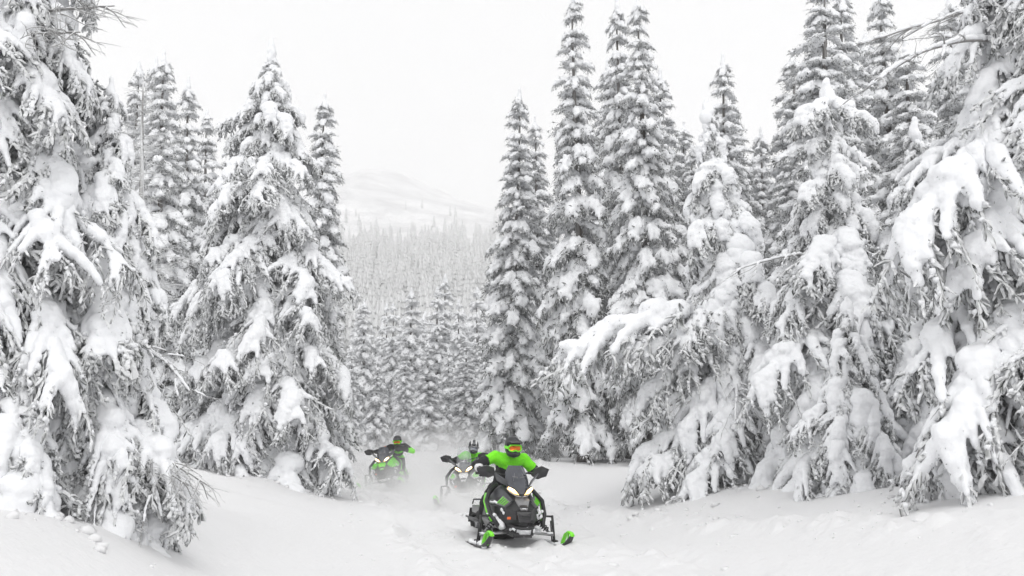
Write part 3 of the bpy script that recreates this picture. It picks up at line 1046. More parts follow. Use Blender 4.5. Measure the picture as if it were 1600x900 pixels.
# ------------------------------------------------------------------ sleds and riders
C_LIME = (0.20, 0.84, 0.012)
MM = {
    'black': flat_mat('black_plastic', (0.018, 0.018, 0.02), 0.42, bump=0.15, bscale=60),
    'satin': flat_mat('satin_black', (0.012, 0.012, 0.014), 0.28, coat=0.3, bscale=20),
    'rubber': flat_mat('rubber', (0.02, 0.02, 0.02), 0.85, bump=0.4, bscale=90),
    'grey': flat_mat('silver_grey_panel', (0.22, 0.22, 0.225), 0.35, 0.35, bscale=30),
    'darkgrey': flat_mat('graphite_panel', (0.055, 0.058, 0.065), 0.35, 0.2, coat=0.3, bscale=30),
    'lime': flat_mat('lime_panel', C_LIME, 0.38, coat=0.3, bscale=25),
    'limecloth': flat_mat('lime_cloth', C_LIME, 0.85, bump=0.5, bscale=45),
    'blackcloth': flat_mat('black_cloth', (0.016, 0.016, 0.018), 0.9, bump=0.5, bscale=45),
    'white': flat_mat('white_panel', (0.75, 0.75, 0.76), 0.45, bscale=40),
    'steel': flat_mat('bare_steel', (0.42, 0.42, 0.43), 0.35, 0.85, bscale=70),
    'amber': flat_mat('amber_reflector', (0.85, 0.16, 0.03), 0.3),
    'orange': flat_mat('orange_cloth', (0.85, 0.20, 0.03), 0.8),
    'shell': flat_mat('helmet_shell', (0.022, 0.023, 0.026), 0.5, coat=0.15, bscale=15),
    'lens': flat_mat('orange_lens', (0.75, 0.17, 0.02), 0.12, 0.55),
    'lens2': flat_mat('mirror_lens', (0.45, 0.48, 0.55), 0.1, 0.7),
    'snow': M_SNOW,
}
m, n, b = new_mat('smoked_screen')
b.inputs['Base Color'].default_value = (0.055, 0.06, 0.075, 1)
b.inputs['Roughness'].default_value = 0.08
b.inputs['Alpha'].default_value = 0.93
b.inputs['Coat Weight'].default_value = 0.6
MM['screen'] = m
m, n, b = new_mat('clear_screen')
b.inputs['Base Color'].default_value = (0.55, 0.57, 0.6, 1)
b.inputs['Roughness'].default_value = 0.06
b.inputs['Alpha'].default_value = 0.28
b.inputs['Coat Weight'].default_value = 0.5
MM['clear'] = m
m, n, b = new_mat('lit_headlamp')
b.inputs['Base Color'].default_value = (0.9, 0.85, 0.7, 1)
b.inputs['Emission Color'].default_value = (1.0, 0.82, 0.50, 1)
b.inputs['Emission Strength'].default_value = 6.0
MM['lamp'] = m
m, n, b = new_mat('lamp_halo')  # warm halo of the lit lamp, put in as an emissive colour
b.inputs['Base Color'].default_value = (0.8, 0.6, 0.3, 1)
b.inputs['Emission Color'].default_value = (1.0, 0.62, 0.22, 1)
b.inputs['Emission Strength'].default_value = 1.6
MM['glow'] = m


def part(name, g, mat, parent, smooth=None):
    V, F, M, S, R = g.arrays()
    if smooth is not None:
        S = np.full(len(F), smooth, dtype=bool)
    mats = [MM[q] for q in mat] if isinstance(mat, (list, tuple)) else [MM[mat]]
    return link(name, tri_mesh(name, V, F, M, S, None, mats), parent)


def loft(g, rings, cap=True, m=0, smooth=False):
    rings = [np.asarray(r, float) for r in rings]
    k = len(rings[0])
    V = np.concatenate(rings)
    F = []
    for i in range(len(rings) - 1):
        for j in range(k):
            p, q = i * k + j, i * k + (j + 1) % k
            F += [(p, q, p + k), (q, q + k, p + k)]
    if cap:
        o = (len(rings) - 1) * k
        for j in range(1, k - 1):
            F += [(0, j + 1, j), (o, o + j, o + j + 1)]
    g.add(V, F, m, smooth)


def sym_ring(y, half):
    """Closed ring in the XZ plane from right-hand half points (bottom to top)."""
    r = [(x, y, z) for x, z in half]
    return r + [(-x, y, z) for x, z in reversed(half)]


def plate(g, pts, th, m=0):
    p = np.asarray(pts, float)
    nrm = np.zeros(3)
    for i in range(len(p)):
        nrm += np.cross(p[i] - p[0], p[(i + 1) % len(p)] - p[0])
    nrm /= np.linalg.norm(nrm) + 1e-9
    a, c = p + nrm * th / 2, p - nrm * th / 2
    k = len(p)
    ctr = np.array([a.mean(0) + nrm * th * 0.2, c.mean(0)])
    V = np.concatenate([a, c, ctr])
    F = []
    for j in range(k):
        q = (j + 1) % k
        F += [(2 * k, j, q), (2 * k + 1, k + q, k + j), (j, k + j, q), (q, k + j, k + q)]
    g.add(V, F, m, False)


def bar(g, p, q, r, m=0, sides=8):
    g.add(*tube(np.array([p, np.add(p, q) / 2.0, q], float), r, sides), m, True)


def cbox(g, c, s, ch=0.15, m=0):
    """Box with chamfered edges."""
    x, y, z = s[0] / 2, s[1] / 2, s[2] / 2
    e = ch * min(x, z)
    rings = []
    for yy, k in ((-y, 1 - ch), (-y + ch * y, 1), (y - ch * y, 1), (y, 1 - ch)):
        pr = [(x - e, -z), (x, -z + e), (x, z - e), (x - e, z), (-x + e, z), (-x, z - e), (-x, -z + e), (-x + e, -z)]
        rings.append([(c[0] + a * k, c[1] + yy, c[2] + b_ * k) for a, b_ in pr])
    loft(g, rings, True, m)


def mirror(pts):
    return [(-x, y, z) for x, y, z in reversed(pts)]


def G():
    return Geo()


def build_sled(name, label, col, steer=0.0, group='snowmobiles on the trail'):
    """Snowmobile facing -Y: x to the viewer's right, origin on the snow under the front arms."""
    root = link(name, None)
    tag(root, label, 'snowmobile', group)
    # --- belly and engine cover
    g = G()
    loft(g, [sym_ring(-0.98, [(0.07, .36), (0.12, .44), (0.13, .56), (0.05, .63)]),
             sym_ring(-0.82, [(0.12, .27), (0.24, .40), (0.22, .60), (0.11, .72)]),
             sym_ring(-0.55, [(0.17, .24), (0.36, .42), (0.36, .64), (0.18, .82)]),
             sym_ring(-0.20, [(0.20, .24), (0.43, .40), (0.41, .62), (0.17, .90)]),
             sym_ring(0.12, [(0.20, .27), (0.40, .40), (0.36, .60), (0.15, .88)]),
             sym_ring(0.36, [(0.19, .33), (0.24, .42), (0.21, .60), (0.11, .78)])])
    body = part('body', g, 'black', root)
    # --- nose panel with the small badge
    g = G()
    plate(g, [(-.115, -.885, .715), (-.05, -1.0, .57), (.05, -1.0, .57), (.115, -.885, .715), (.09, -.80, .755), (-.09, -.80, .755)], .022)
    nose = part('nose_panel', g, col['nose'], root)
    g = G()
    cbox(g, (0, -1.005, .60), (.06, .014, .016), .3)
    part('badge', g, 'white', nose)
    g = G()
    plate(g, [(-.12, -.99, .55), (-.09, -1.03, .40), (.09, -1.03, .40), (.12, -.99, .55)], .05)
    for k in range(3):
        cbox(g, (0, -1.035 - .004 * k, .43 + .035 * k), (.17, .02, .012), .2)
    part('air_intake', g, 'satin', root)
    for s in (-1, 1):
        # side panels: dark upper cheek, bright stripe along the outer edge, striped lettering patch
        f = (lambda p: p) if s > 0 else mirror
        g = G()
        plate(g, f([(.14, -.86, .71), (.27, -.78, .60), (.40, -.45, .62), (.40, -.10, .66), (.22, -.25, .87), (.19, -.58, .82)]), .022)
        cheek = part('side_panel', g, col['cheek'], root)
        g = G()
        plate(g, f([(.165, -.84, .685), (.25, -.80, .605), (.345, -.60, .635), (.24, -.66, .76)]), .045)
        patch = part('letter_patch', g, col['patch'], cheek)
        g = G()
        for k in range(4):
            t = k / 4 + 0.12
            a = np.array([.19, -.835, .665]) * (1 - t) + np.array([.25, -.69, .745]) * t
            c = np.array([.25, -.80, .610]) * (1 - t) + np.array([.335, -.62, .645]) * t
            nrm_ = np.array([.45 * s, -.62, .64])
            pts = [a, c, c + np.array([.005, .009, .004]), a + np.array([.004, .008, .005])]
            pts = [(p_[0] * s + .030 * .45 * s, p_[1] - .030 * .62, p_[2] + .030 * .64) for p_ in pts]
            plate(g, pts if s > 0 else pts[::-1], .01)
        part('lettering', g, 'lime', patch)
        g = G()
        pth = np.array([(.41, -.62, .40), (.455, -.48, .52), (.455, -.30, .66), (.40, -.12, .76)])
        pth[:, 0] *= s
        V, F = tube(pth, .028, 6)
        g.add(V, F, 0, True)
        part('bright_stripe', g, 'lime', cheek)
        g = G()
        pth = np.array([(.36, -.80, .34), (.44, -.62, .50), (.46, -.42, .68), (.36, -.22, .82), (.22, -.12, .91)])
        pth[:, 0] *= s
        g.add(*tube(pth, .034, 7), 0, True)
        part('knee_bolster', g, 'black', root)
        g = G()
        plate(g, f([(.30, -.66, .30), (.44, -.50, .42), (.45, -.10, .42), (.36, -.05, .28)]), .03)
        part('lower_panel', g, col['low'], root)
        # lit headlamps in a V under the screen
        g = G()
        plate(g, f([(.035, -.835, .775), (.10, -.80, .80), (.205, -.70, .87), (.185, -.69, .915), (.10, -.76, .865)]), .03)
        lamp_h = part('headlamp_housing', g, 'satin', root)
        lens_ = np.array([(.045, -.852, .790), (.115, -.820, .805), (.205, -.730, .868), (.185, -.728, .902), (.105, -.795, .862)])
        g = G()
        plate(g, f([tuple(q) for q in lens_]), .03)
        halo = part('lamp_halo', g, 'glow', lamp_h)  # glowing plate added to give the lamp a warm halo
        g = G()
        core_ = lens_.mean(0) + (lens_ - lens_.mean(0)) * .72 + np.array([.002, -.006, .004])
        plate(g, f([tuple(q) for q in core_]), .03)
        part('headlamp', g, 'lamp', lamp_h)
        g = G()
        rim_ = np.array([(.012, -.862, .765), (.09, -.835, .775), (.17, -.765, .825), (.215, -.70, .885)])
        rim_[:, 0] *= s
        g.add(*tube(rim_, .009, 6), 0, True)
        part('lamp_rim', g, 'steel', lamp_h)
        # wind deflector beside the screen
        g = G()
        plate(g, f([(.17, -.62, .90), (.20, -.66, .99), (.36, -.50, 1.10), (.30, -.44, .99)]), .02)
        part('wind_deflector', g, 'darkgrey', root)
        # hand guard and grip
        g = G()
        plate(g, f([(.30, -.33, 1.06), (.34, -.37, 1.17), (.46, -.36, 1.205), (.60, -.27, 1.16), (.55, -.28, 1.05), (.42, -.34, 1.02)]), .03)
        part('hand_guard', g, 'satin', root)
        g = G()
        bar(g, (.05 * s, -.12, 1.04), (.30 * s, -.10, 1.09), .014)
        bar(g, (.30 * s, -.10, 1.09), (.56 * s, -.02, 1.07), .019)
        part('handlebar', g, 'black', root)
        # front suspension
        wx = .60 * s
        g = G()
        bar(g, (.10 * s, -.70, .24), (wx, -.60, .19), .019)
        bar(g, (.13 * s, -.40, .24), (wx, -.58, .185), .019)
        bar(g, (.10 * s, -.74, .22), (.05 * s, -.62, .26), .03)
        part('lower_arm', g, 'steel', root)
        g = G()
        bar(g, (.22 * s, -.58, .47), (wx * .97, -.58, .465), .014)
        bar(g, (.25 * s, -.42, .47), (wx * .97, -.57, .46), .014)
        part('upper_arm', g, 'black', root)
        g = G()
        bar(g, (wx * .965, -.58, .48), (wx * 1.045, -.585, .05), .021)
        bar(g, (wx * .93, -.57, .40), (wx * .98, -.57, .10), .012)
        part('spindle', g, 'black', root)
        g = G()
        A, B = np.array([.23 * s, -.56, .52]), np.array([.535 * s, -.59, .22])
        bar(g, A, B, .022)
        part_sh = part('shock_absorber', g, 'steel', root)
        g = G()
        t = np.linspace(0.12, 0.86, 90)
        ax = (B - A) / np.linalg.norm(B - A)
        e1 = np.cross(ax, (0, 1, 0)); e1 /= np.linalg.norm(e1)
        e2 = np.cross(ax, e1)
        th = t * 2 * PI * 8 / 0.74
        co = A[None] + (B - A)[None] * t[:, None] + .042 * (np.cos(th)[:, None] * e1 + np.sin(th)[:, None] * e2)
        g.add(*tube(co, .0105, 5), 0, True)
        part('coil_spring', g, 'black', part_sh)
        # ski
        ski = link('ski', None, root)
        ski.location = (wx * 1.05, -.585, 0.0)
        ski.rotation_euler = (0, 0, steer)
        prof_y = [.40, .20, .0, -.25, -.42, -.54, -.64, -.70]
        prof_z = [.03, .02, .02, .02, .045, .10, .165, .215]
        g = G()
        rings = []
        for i_, (yy, zz) in enumerate(zip(prof_y, prof_z)):
            w = .068 * (1 if i_ < 5 else (1 - .18 * (i_ - 4)))
            rings.append([(-w, yy, zz + .022), (-w * .5, yy, zz), (w * .5, yy, zz), (w, yy, zz + .022), (w, yy, zz + .035), (w * .4, yy, zz + .018), (-w * .4, yy, zz + .018), (-w, yy, zz + .035)])
        loft(g, rings)
        part('ski_blade', g, 'satin', ski)
        g = G()
        lp = np.array([(0, -.30, .05), (0, -.36, .15), (0, -.45, .245), (0, -.56, .285), (0, -.67, .275), (0, -.715, .235)])
        V, F = tube(lp, .017, 6)
        V[:, 0] *= 2.2
        g.add(V, F, 0, True)
        bar(g, (0, -.52, .09), (0, -.56, .28), .014)
        part('ski_loop', g, 'lime', ski)
        g = G()
        cbox(g, (0, 0.0, .075), (.05, .22, .09), .3)
        part('ski_saddle', g, 'black', ski)
        g = G()
        rr_ = np.random.default_rng(int(5 + s))
        bl = [(rr_.normal() * .015, y_, .055 + rr_.random() * .02, .05, .06, .03 + .02 * rr_.random()) for y_ in np.linspace(-.40, .35, 12)]
        V, F = blob_mesh(bl, .018, 1, .01, 20, 3)
        g.add(V, F, 0, True)
        tag(part('snow', g, 'snow', ski), kind='stuff')
        # running board and its edge rail
        g = G()
        cbox(g, (.31 * s, .68, .30), (.19, 1.15, .025), .2)
        part('running_board', g, 'black', root)
        g = G()
        bar(g, (.41 * s, .12, .33), (.41 * s, 1.25, .33), .016)
        part('board_rail', g, 'lime' if col['nose'] == 'lime' else 'black', root)
    g = G()
    cbox(g, (-.19, -.88, .455), (.085, .03, .036), .25)
    part('side_reflector', g, 'amber', root)
    # --- bumper
    g = G()
    bp = np.array([(-.20, -.80, .36), (-.14, -1.04, .33), (-.07, -1.10, .32), (.07, -1.10, .32), (.14, -1.04, .33), (.20, -.80, .36)])
    g.add(*tube(bp, .020, 8), 0, True)
    bp2 = bp + np.array([0, .02, -.10])
    g.add(*tube(bp2, .017, 8), 0, True)
    for s in (-1, 1):
        bar(g, (.13 * s, -1.03, .33), (.13 * s, -1.01, .22), .014)
    part('bumper', g, 'black', root)
    # --- skid plate under the nose
    g = G()
    loft(g, [[(-.20, -.50, .22), (.20, -.50, .22), (.20, -.50, .28), (-.20, -.50, .28)], [(-.15, -.95, .18), (.15, -.95, .18), (.15, -.95, .34), (-.15, -.95, .34)]])
    part('skid_plate', g, 'black', root)
    # --- caked snow on the nose and arms
    rr_ = np.random.default_rng(9)
    bl = [(rr_.uniform(-.17, .17), rr_.uniform(-1.03, -.80), rr_.uniform(.24, .31), rr_.uniform(.03, .07), .05, rr_.uniform(.02, .045)) for _ in range(26)]
    bl += [(-.30 + rr_.normal() * .05, -.66 + rr_.normal() * .05, .36 + rr_.normal() * .04, .06, .05, .05) for _ in range(10)]
    bl += [(.30 + rr_.normal() * .04, -.62 + rr_.normal() * .05, .27 + rr_.normal() * .03, .06, .05, .03) for _ in range(5)]
    bl += [(s_ * rr_.uniform(.2, .6), -.64, .215 + rr_.random() * .01, .05, .03, .016) for s_ in (-1, 1) for _ in range(8)]
    bl += [(s_ * .36 + rr_.normal() * .03, -.52 + rr_.normal() * .08, .65 + rr_.normal() * .02, .035, .05, .018) for s_ in (-1, 1) for _ in range(6)]
    bl += [(s_ * rr_.uniform(.24, .40), rr_.uniform(-.78, -.55), rr_.uniform(.40, .58), .022, .03, .03) for s_ in (-1, 1) for _ in range(9)]
    bl += [(s_ * rr_.uniform(.20, .52), -.60 + rr_.normal() * .02, .49 + rr_.random() * .01, .03, .025, .012) for s_ in (-1, 1) for _ in range(6)]
    g = G()
    V, F = blob_mesh(bl, .016, 1, .012, 22, 5)
    g.add(V, F, 0, True)
    tag(part('caked_snow', g, 'snow', root), kind='stuff')
    # --- screen: faceted, raked back
    g = G()
    def scr(y, z, w, bow):
        return [(-w, y + bow, z), (-w * .55, y + bow * .25, z), (0, y, z), (w * .55, y + bow * .25, z), (w, y + bow, z)]
    hgt = col.get('screen_h', 0.0)
    rows = [scr(-.83, .80, .055, .02), scr(-.755, .90, .165, .10), scr(-.66, 1.00, .185, .14), scr(-.555, 1.12 + hgt * .5, .165, .13), scr(-.49, 1.21 + hgt, .115, .08)]
    rings = [r + [(x, y + .012, z - .008) for x, y, z in reversed(r)] for r in rows]
    loft(g, rings)
    screen = part('windshield', g, col.get('screen', 'screen'), root)
    g = G()
    for s in (-1, 1):
        bar(g, (.02 * s, -.672, 1.035), (.105 * s, -.655, 1.052), .006, 0, 5)
        bar(g, (.10 * s, -.70, .985), (.06 * s, -.60, 1.10), .003, 0, 5)
    part('screen_mark', g, 'grey', screen)
    g = G()
    cbox(g, (0, -.36, .95), (.24, .30, .12), .3)
    part('gauge_pod', g, 'black', root)
    g = G()
    bar(g, (0, -.02, .80), (0, -.12, 1.05), .03)
    part('steering_post', g, 'black', root)
    # --- tunnel, seat, track, flap
    g = G()
    cbox(g, (0, 1.05, .42), (.40, 1.75, .12), .2)
    part('tunnel', g, col['low'], root)
    g = G()
    loft(g, [sym_ring(.18, [(.10, .60), (.11, .74), (.06, .80)]), sym_ring(.45, [(.15, .49), (.16, .66), (.10, .71)]),
             sym_ring(1.0, [(.16, .49), (.17, .63), (.11, .67)]), sym_ring(1.35, [(.13, .49), (.13, .60), (.08, .63)])])
    part('seat', g, 'black', root)
    loop = [(.10, .30), (.22, .12), (.42, .03), (1.0, .015), (1.60, .02), (1.80, .07), (1.92, .19), (1.86, .31), (1.70, .36), (1.0, .35), (.3, .36)]
    g = G()
    lp = np.array(loop)
    d = np.roll(lp, -1, 0) - np.roll(lp, 1, 0)
    d /= np.linalg.norm(d, axis=1)[:, None]
    inn = lp + np.stack([-d[:, 1], d[:, 0]], 1) * .022
    rings = []
    for (a, c) in list(zip(lp, inn)) + [(lp[0], inn[0])]:
        rings.append([(-.19, a[0], a[1]), (.19, a[0], a[1]), (.19, c[0], c[1]), (-.19, c[0], c[1])])
    loft(g, rings, False)
    track = part('track', g, 'rubber', root)
    g = G()
    seg = np.concatenate([lp, lp[:1]])
    cum = np.concatenate([[0], np.cumsum(np.linalg.norm(np.diff(seg, axis=0), axis=1))])
    for k in range(58):
        q = cum[-1] * k / 58
        y_, z_ = np.interp(q, cum, seg[:, 0]), np.interp(q, cum, seg[:, 1])
        y2, z2 = np.interp((q + .02) % cum[-1], cum, seg[:, 0]), np.interp((q + .02) % cum[-1], cum, seg[:, 1])
        t_ = np.array([y2 - y_, z2 - z_]); t_ /= np.linalg.norm(t_) + 1e-9
        o_ = np.array([t_[1], -t_[0]]) * .045
        plate(g, [(-.18, y_, z_), (.18, y_, z_), (.18, y_ + o_[0], z_ + o_[1]), (-.18, y_ + o_[0], z_ + o_[1])], .012)
    part('track_lugs', g, 'rubber', track)
    g = G()
    for s in (-1, 1):
        bar(g, (.10 * s, .35, .09), (.10 * s, 1.70, .09), .02)
        for y_, z_, r_ in ((.45, .11, .07), (1.78, .19, .10), (1.1, .25, .06)):
            bar(g, (.08 * s, y_, z_), (.13 * s, y_, z_), r_, 0, 14)
    bar(g, (0, .6, .34), (0, 1.05, .10), .025)
    part('rear_suspension', g, 'steel', root)
    g = G()
    plate(g, [(-.2, 1.93, .42), (.2, 1.93, .42), (.2, 2.04, .18), (-.2, 2.04, .18)], .012)
    part('snow_flap', g, 'rubber', root)
    g = G()
    bar(g, (-.18, 1.80, .50), (-.12, 1.98, .56), .013)
    bar(g, (-.12, 1.98, .56), (.12, 1.98, .56), .013)
    bar(g, (.12, 1.98, .56), (.18, 1.80, .50), .013)
    part('rear_rack', g, 'black', root)
    return root


def limb(pts, rad, step=0.025):
    pts = np.asarray(pts, float)
    out = []
    for i in range(len(pts) - 1):
        k = max(2, int(np.linalg.norm(pts[i + 1] - pts[i]) / step))
        for j in range(k + (i == len(pts) - 2)):
            t = j / k
            p = pts[i] * (1 - t) + pts[i + 1] * t
            r = rad[i] * (1 - t) + rad[i + 1] * t
            out.append((p[0], p[1], p[2], r, r, r))
    return out


def build_rider(label, pose, suit, group='snowmobile riders'):
    """One continuous clothed body posed by its joints, with helmet, goggles and gloved hands."""
    root = link('person', None)
    tag(root, label, 'person', group)
    J = {k: np.array(v, float) for k, v in pose.items()}
    bl = []
    hip, chest, neck = J['hip'], J['chest'], J['neck']
    up = (chest - hip) / np.linalg.norm(chest - hip)
    for t in np.linspace(0, 1, 16):
        p = hip * (1 - t) + chest * t
        w = 0.165 + 0.035 * math.sin(t * PI * 0.5) - 0.02 * math.sin(t * PI)
        bl.append((p[0], p[1], p[2], w, 0.135, 0.12))
    bl += limb([chest, neck], [0.15, 0.075])
    names = (('l', -1), ('r', 1))
    arm_axis = {}
    for sname, s in names:
        sh, el, ha = J['sh_' + sname], J['el_' + sname], J['ha_' + sname]
        bl += limb([chest * .75 + sh * .25, sh], [0.125, 0.098])
        bl += limb([sh, el, ha], [0.098, 0.078, 0.050])
        arm_axis[sname] = (sh, el, ha)
        kn, ft = J['kn_' + sname], J['ft_' + sname]
        hp = hip + np.array([.10 * s, 0, -.02])
        bl += limb([hp, kn, ft], [0.115, 0.085, 0.062])
        bl += limb([ft, ft + np.array([0, -.16, -.05])], [0.06, 0.048])
    V, F = blob_mesh(bl, .020, 1, .016, 11.0, 4)
    fc = V[F].mean(axis=1)
    M = np.full(len(F), 1)                                     # 0 bright cloth, 1 black cloth, 2 white, 3 orange

    def seg_t(c, a, b_):
        ab = b_ - a
        t = np.clip(((c - a) @ ab) / (ab @ ab), 0, 1)
        return t, np.linalg.norm(c - a - t[:, None] * ab, axis=1)
    tt, td = seg_t(fc, hip, chest + up * .25)
    for rng_, mi in suit['torso']:
        sel = (td < .30) & (tt >= rng_[0]) & (tt <= rng_[1])
        M[sel] = mi
    for sname, s in names:
        sh, el, ha = arm_axis[sname]
        t1, d1 = seg_t(fc, sh, el)
        t2, d2 = seg_t(fc, el, ha)
        q = np.where(d1 < d2, t1 * .5, .5 + t2 * .5)
        near = (np.minimum(d1, d2) < .115) & (q > .03)
        for (a, b_), mi in suit['arm_' + sname]:
            M[near & (q >= a) & (q <= b_)] = mi
    leg = fc[:, 2] < hip[2] - .02
    M[leg] = suit.get('leg', 1)
    g = G()
    g.add(V, F, M, True)
    body = part('body', g, ['limecloth', 'blackcloth', 'white', 'orange'], root)
    # gloves: palm, four curled fingers and a thumb round the grip
    for sname, s in names:
        el, ha = J['el_' + sname], J['ha_' + sname]
        fwd = (ha - el) / np.linalg.norm(ha - el)
        side = np.array([1.0, 0.1, 0]) * s
        side -= fwd * (side @ fwd); side /= np.linalg.norm(side)
        dn = np.cross(fwd, side); dn /= np.linalg.norm(dn)
        if dn[2] > 0:
            dn = -dn
        bl = limb([ha - fwd * .05, ha + fwd * .045], [.046, .042], .015)
        bl += [(*(ha + fwd * .03 + side * k), .030, .030, .028) for k in (-.035, -.012, .012, .035)]
        for k, l_ in ((-.040, .036), (-.014, .044), (.013, .041), (.038, .032)):
            b0 = ha + fwd * .065 + side * k
            bl += limb([b0, b0 + fwd * l_, b0 + fwd * l_ + dn * .035, b0 + fwd * (l_ - .035) + dn * .052], [.0145, .0135, .013, .011], .008)
        th0 = ha + fwd * .02 - side * .045
        bl += limb([th0, th0 - side * .02 + fwd * .03 + dn * .025, th0 + fwd * .055 + dn * .05], [.017, .015, .012], .008)
        V, F = blob_mesh(bl, .009, 1)
        g = G()
        g.add(V, F, 0, True)
        part('glove', g, 'blackcloth', root)
        bt = J['ft_' + sname]
        V, F = blob_mesh(limb([bt + [0, .05, .02], bt + [0, -.08, -.04], bt + [0, -.2, -.06]], [.075, .07, .055]), .02, 1)
        g = G()
        g.add(V, F, 0, True)
        part('boot', g, 'rubber', root)
    # helmet in its own frame: x right, -y forward, z up
    hd = link('helmet', None, root)
    hd.location = J['head']
    hd.rotation_euler = pose.get('head_rot', (0, 0, 0))
    bl = [(0, .015, .03, .128, .150, .140), (0, .01, -.03, .122, .140, .130), (0, -.075, -.115, .082, .085, .055), (0, -.10, -.10, .07, .08, .05),
          (.06, -.05, -.10, .055, .09, .055), (-.06, -.05, -.10, .055, .09, .055)]
    V, F = blob_mesh(bl, .014, 3)
    # the eye opening: push the front back between brow and chin bar
    eye = (V[:, 1] < -.06) & (V[:, 2] < .055) & (V[:, 2] > -.075)
    V[eye, 1] += .030
    M = np.zeros(len(F), int)
    fc = V[F].mean(axis=1)
    M[(fc[:, 2] > -.02) & (np.abs(np.abs(fc[:, 0]) - .055) < .016) & (fc[:, 1] > -.1)] = 1
    M[(fc[:, 2] < -.085) & (fc[:, 1] > -.06)] = 0
    g = G()
    g.add(V, F, M, True)
    part('helmet_shell', g, [suit['shell'], suit['shell_stripe']], hd)
    g = G()
    plate(g, [(-.112, -.075, .095), (-.085, -.215, .078), (0, -.235, .082), (.085, -.215, .078), (.112, -.075, .095), (0, -.10, .125)], .014)
    if suit.get('peak', True):
        part('peak', g, suit['shell'], hd)
    g = G()
    ring = []
    for a in np.linspace(0, 2 * PI, 24, endpoint=False):
        x_, z_ = .098 * np.sign(math.cos(a)) * abs(math.cos(a)) ** .6, .050 * np.sign(math.sin(a)) * abs(math.sin(a)) ** .6 - .012
        if z_ < -.03 and abs(x_) < .03:
            z_ += .018
        ring.append((x_, -.150 + 2.6 * x_ * x_, z_))
    ring.append(ring[0])
    V, F = tube(np.array(ring), .0145, 6, False)
    g.add(V, F, 0, True)
    for s in (-1, 1):
        plate(g, [(.10 * s, -.12, .012), (.137 * s, -.01, .016), (.137 * s, -.01, -.028), (.10 * s, -.12, -.034)][::s], .008)
    gog = part('goggles', g, suit['goggle'], hd)
    g = G()
    cols = 9
    xs_ = np.linspace(-.092, .092, cols)
    rr1 = [(x_, -.150 + 2.6 * x_ * x_, .030) for x_ in xs_] + [(x_, -.150 + 2.6 * x_ * x_, -.050 + (.018 if abs(x_) < .03 else 0)) for x_ in xs_[::-1]]
    plate(g, rr1, .006)
    part('lens', g, suit['lens'], gog)
    return root


def place(objs, loc, yaw, roll=0.0, pitch=0.0):
    for o in objs:
        o.location = loc
        o.rotation_euler = Euler((pitch, roll, yaw), 'XYZ')


SIT = dict(hip=(0, .52, .82), chest=(.04, .20, 1.24), neck=(.05, .12, 1.36), head=(.06, .02, 1.49), head_rot=(math.radians(6), 0, math.radians(4)),
           sh_l=(-.19, .16, 1.32), el_l=(-.48, .10, 1.19), ha_l=(-.46, -.08, 1.11), sh_r=(.28, .18, 1.30), el_r=(.52, .20, 1.06), ha_r=(.45, -.06, 1.09),
           kn_l=(-.31, .16, .66), kn_r=(.31, .16, .66), ft_l=(-.30, .55, .38), ft_r=(.30, .55, .38))
hero_col = dict(nose='grey', cheek='darkgrey', patch='grey', low='satin')
p1 = P(792, 668, 17.9)
z1 = min(gz(p1.x, p1.y), gz(p1.x + .6, p1.y - .6), gz(p1.x - .6, p1.y - .6)) + .01
sled1 = build_sled('snowmobile', 'black and grey snowmobile in front with both headlamps lit and lime ski loops', hero_col, steer=math.radians(5))
rider1 = build_rider('rider in lime green jacket and black helmet with orange goggles on the front sled', SIT, dict(
    torso=[((.0, .62), 1), ((.62, .95), 0), ((.95, 1), 1)], arm_l=[((0, .22), 0), ((.22, .66), 1), ((.66, .84), 2), ((.84, 1), 1)], arm_r=[((0, .30), 0), ((.30, .48), 1), ((.48, .58), 2), ((.58, 1), 1)],
    shell='shell', shell_stripe='shell', goggle='lime', lens='lens'))
place([sled1, rider1], (p1.x, p1.y, z1 - .04), math.radians(14), math.radians(1.5))
sled1.scale = (0.95, 1, 1)

DUCK = dict(SIT, hip=(.05, .60, .80), chest=(.16, .20, 1.07), neck=(.19, .10, 1.23), head=(.21, -.02, 1.36), head_rot=(math.radians(14), math.radians(8), math.radians(8)),
            sh_l=(-.02, .14, 1.17), el_l=(-.28, .12, 1.03), ha_l=(-.48, -.08, 1.10), sh_r=(.36, .20, 1.10), el_r=(.52, .22, .96), ha_r=(.46, -.04, 1.08))
p2 = P(733, 668, 28.3)
sled2 = build_sled('snowmobile', 'grey snowmobile with tall clear screen, half hidden in snow dust behind the front sled',
                   dict(nose='white', cheek='grey', patch='white', low='darkgrey', screen='clear', screen_h=.16), steer=math.radians(-4))
rider2 = build_rider('rider crouching in silver striped helmet right behind the front rider', DUCK, dict(
    torso=[((0, .55), 1), ((.55, 1), 0)], arm_l=[((0, .30), 0), ((.30, 1), 1)], arm_r=[((0, .40), 0), ((.40, 1), 1)],
    shell='darkgrey', shell_stripe='white', goggle='grey', lens='lens2', peak=False))
place([sled2, rider2], (p2.x, p2.y, gz(p2.x, p2.y) + .04), math.radians(-3), math.radians(-4))

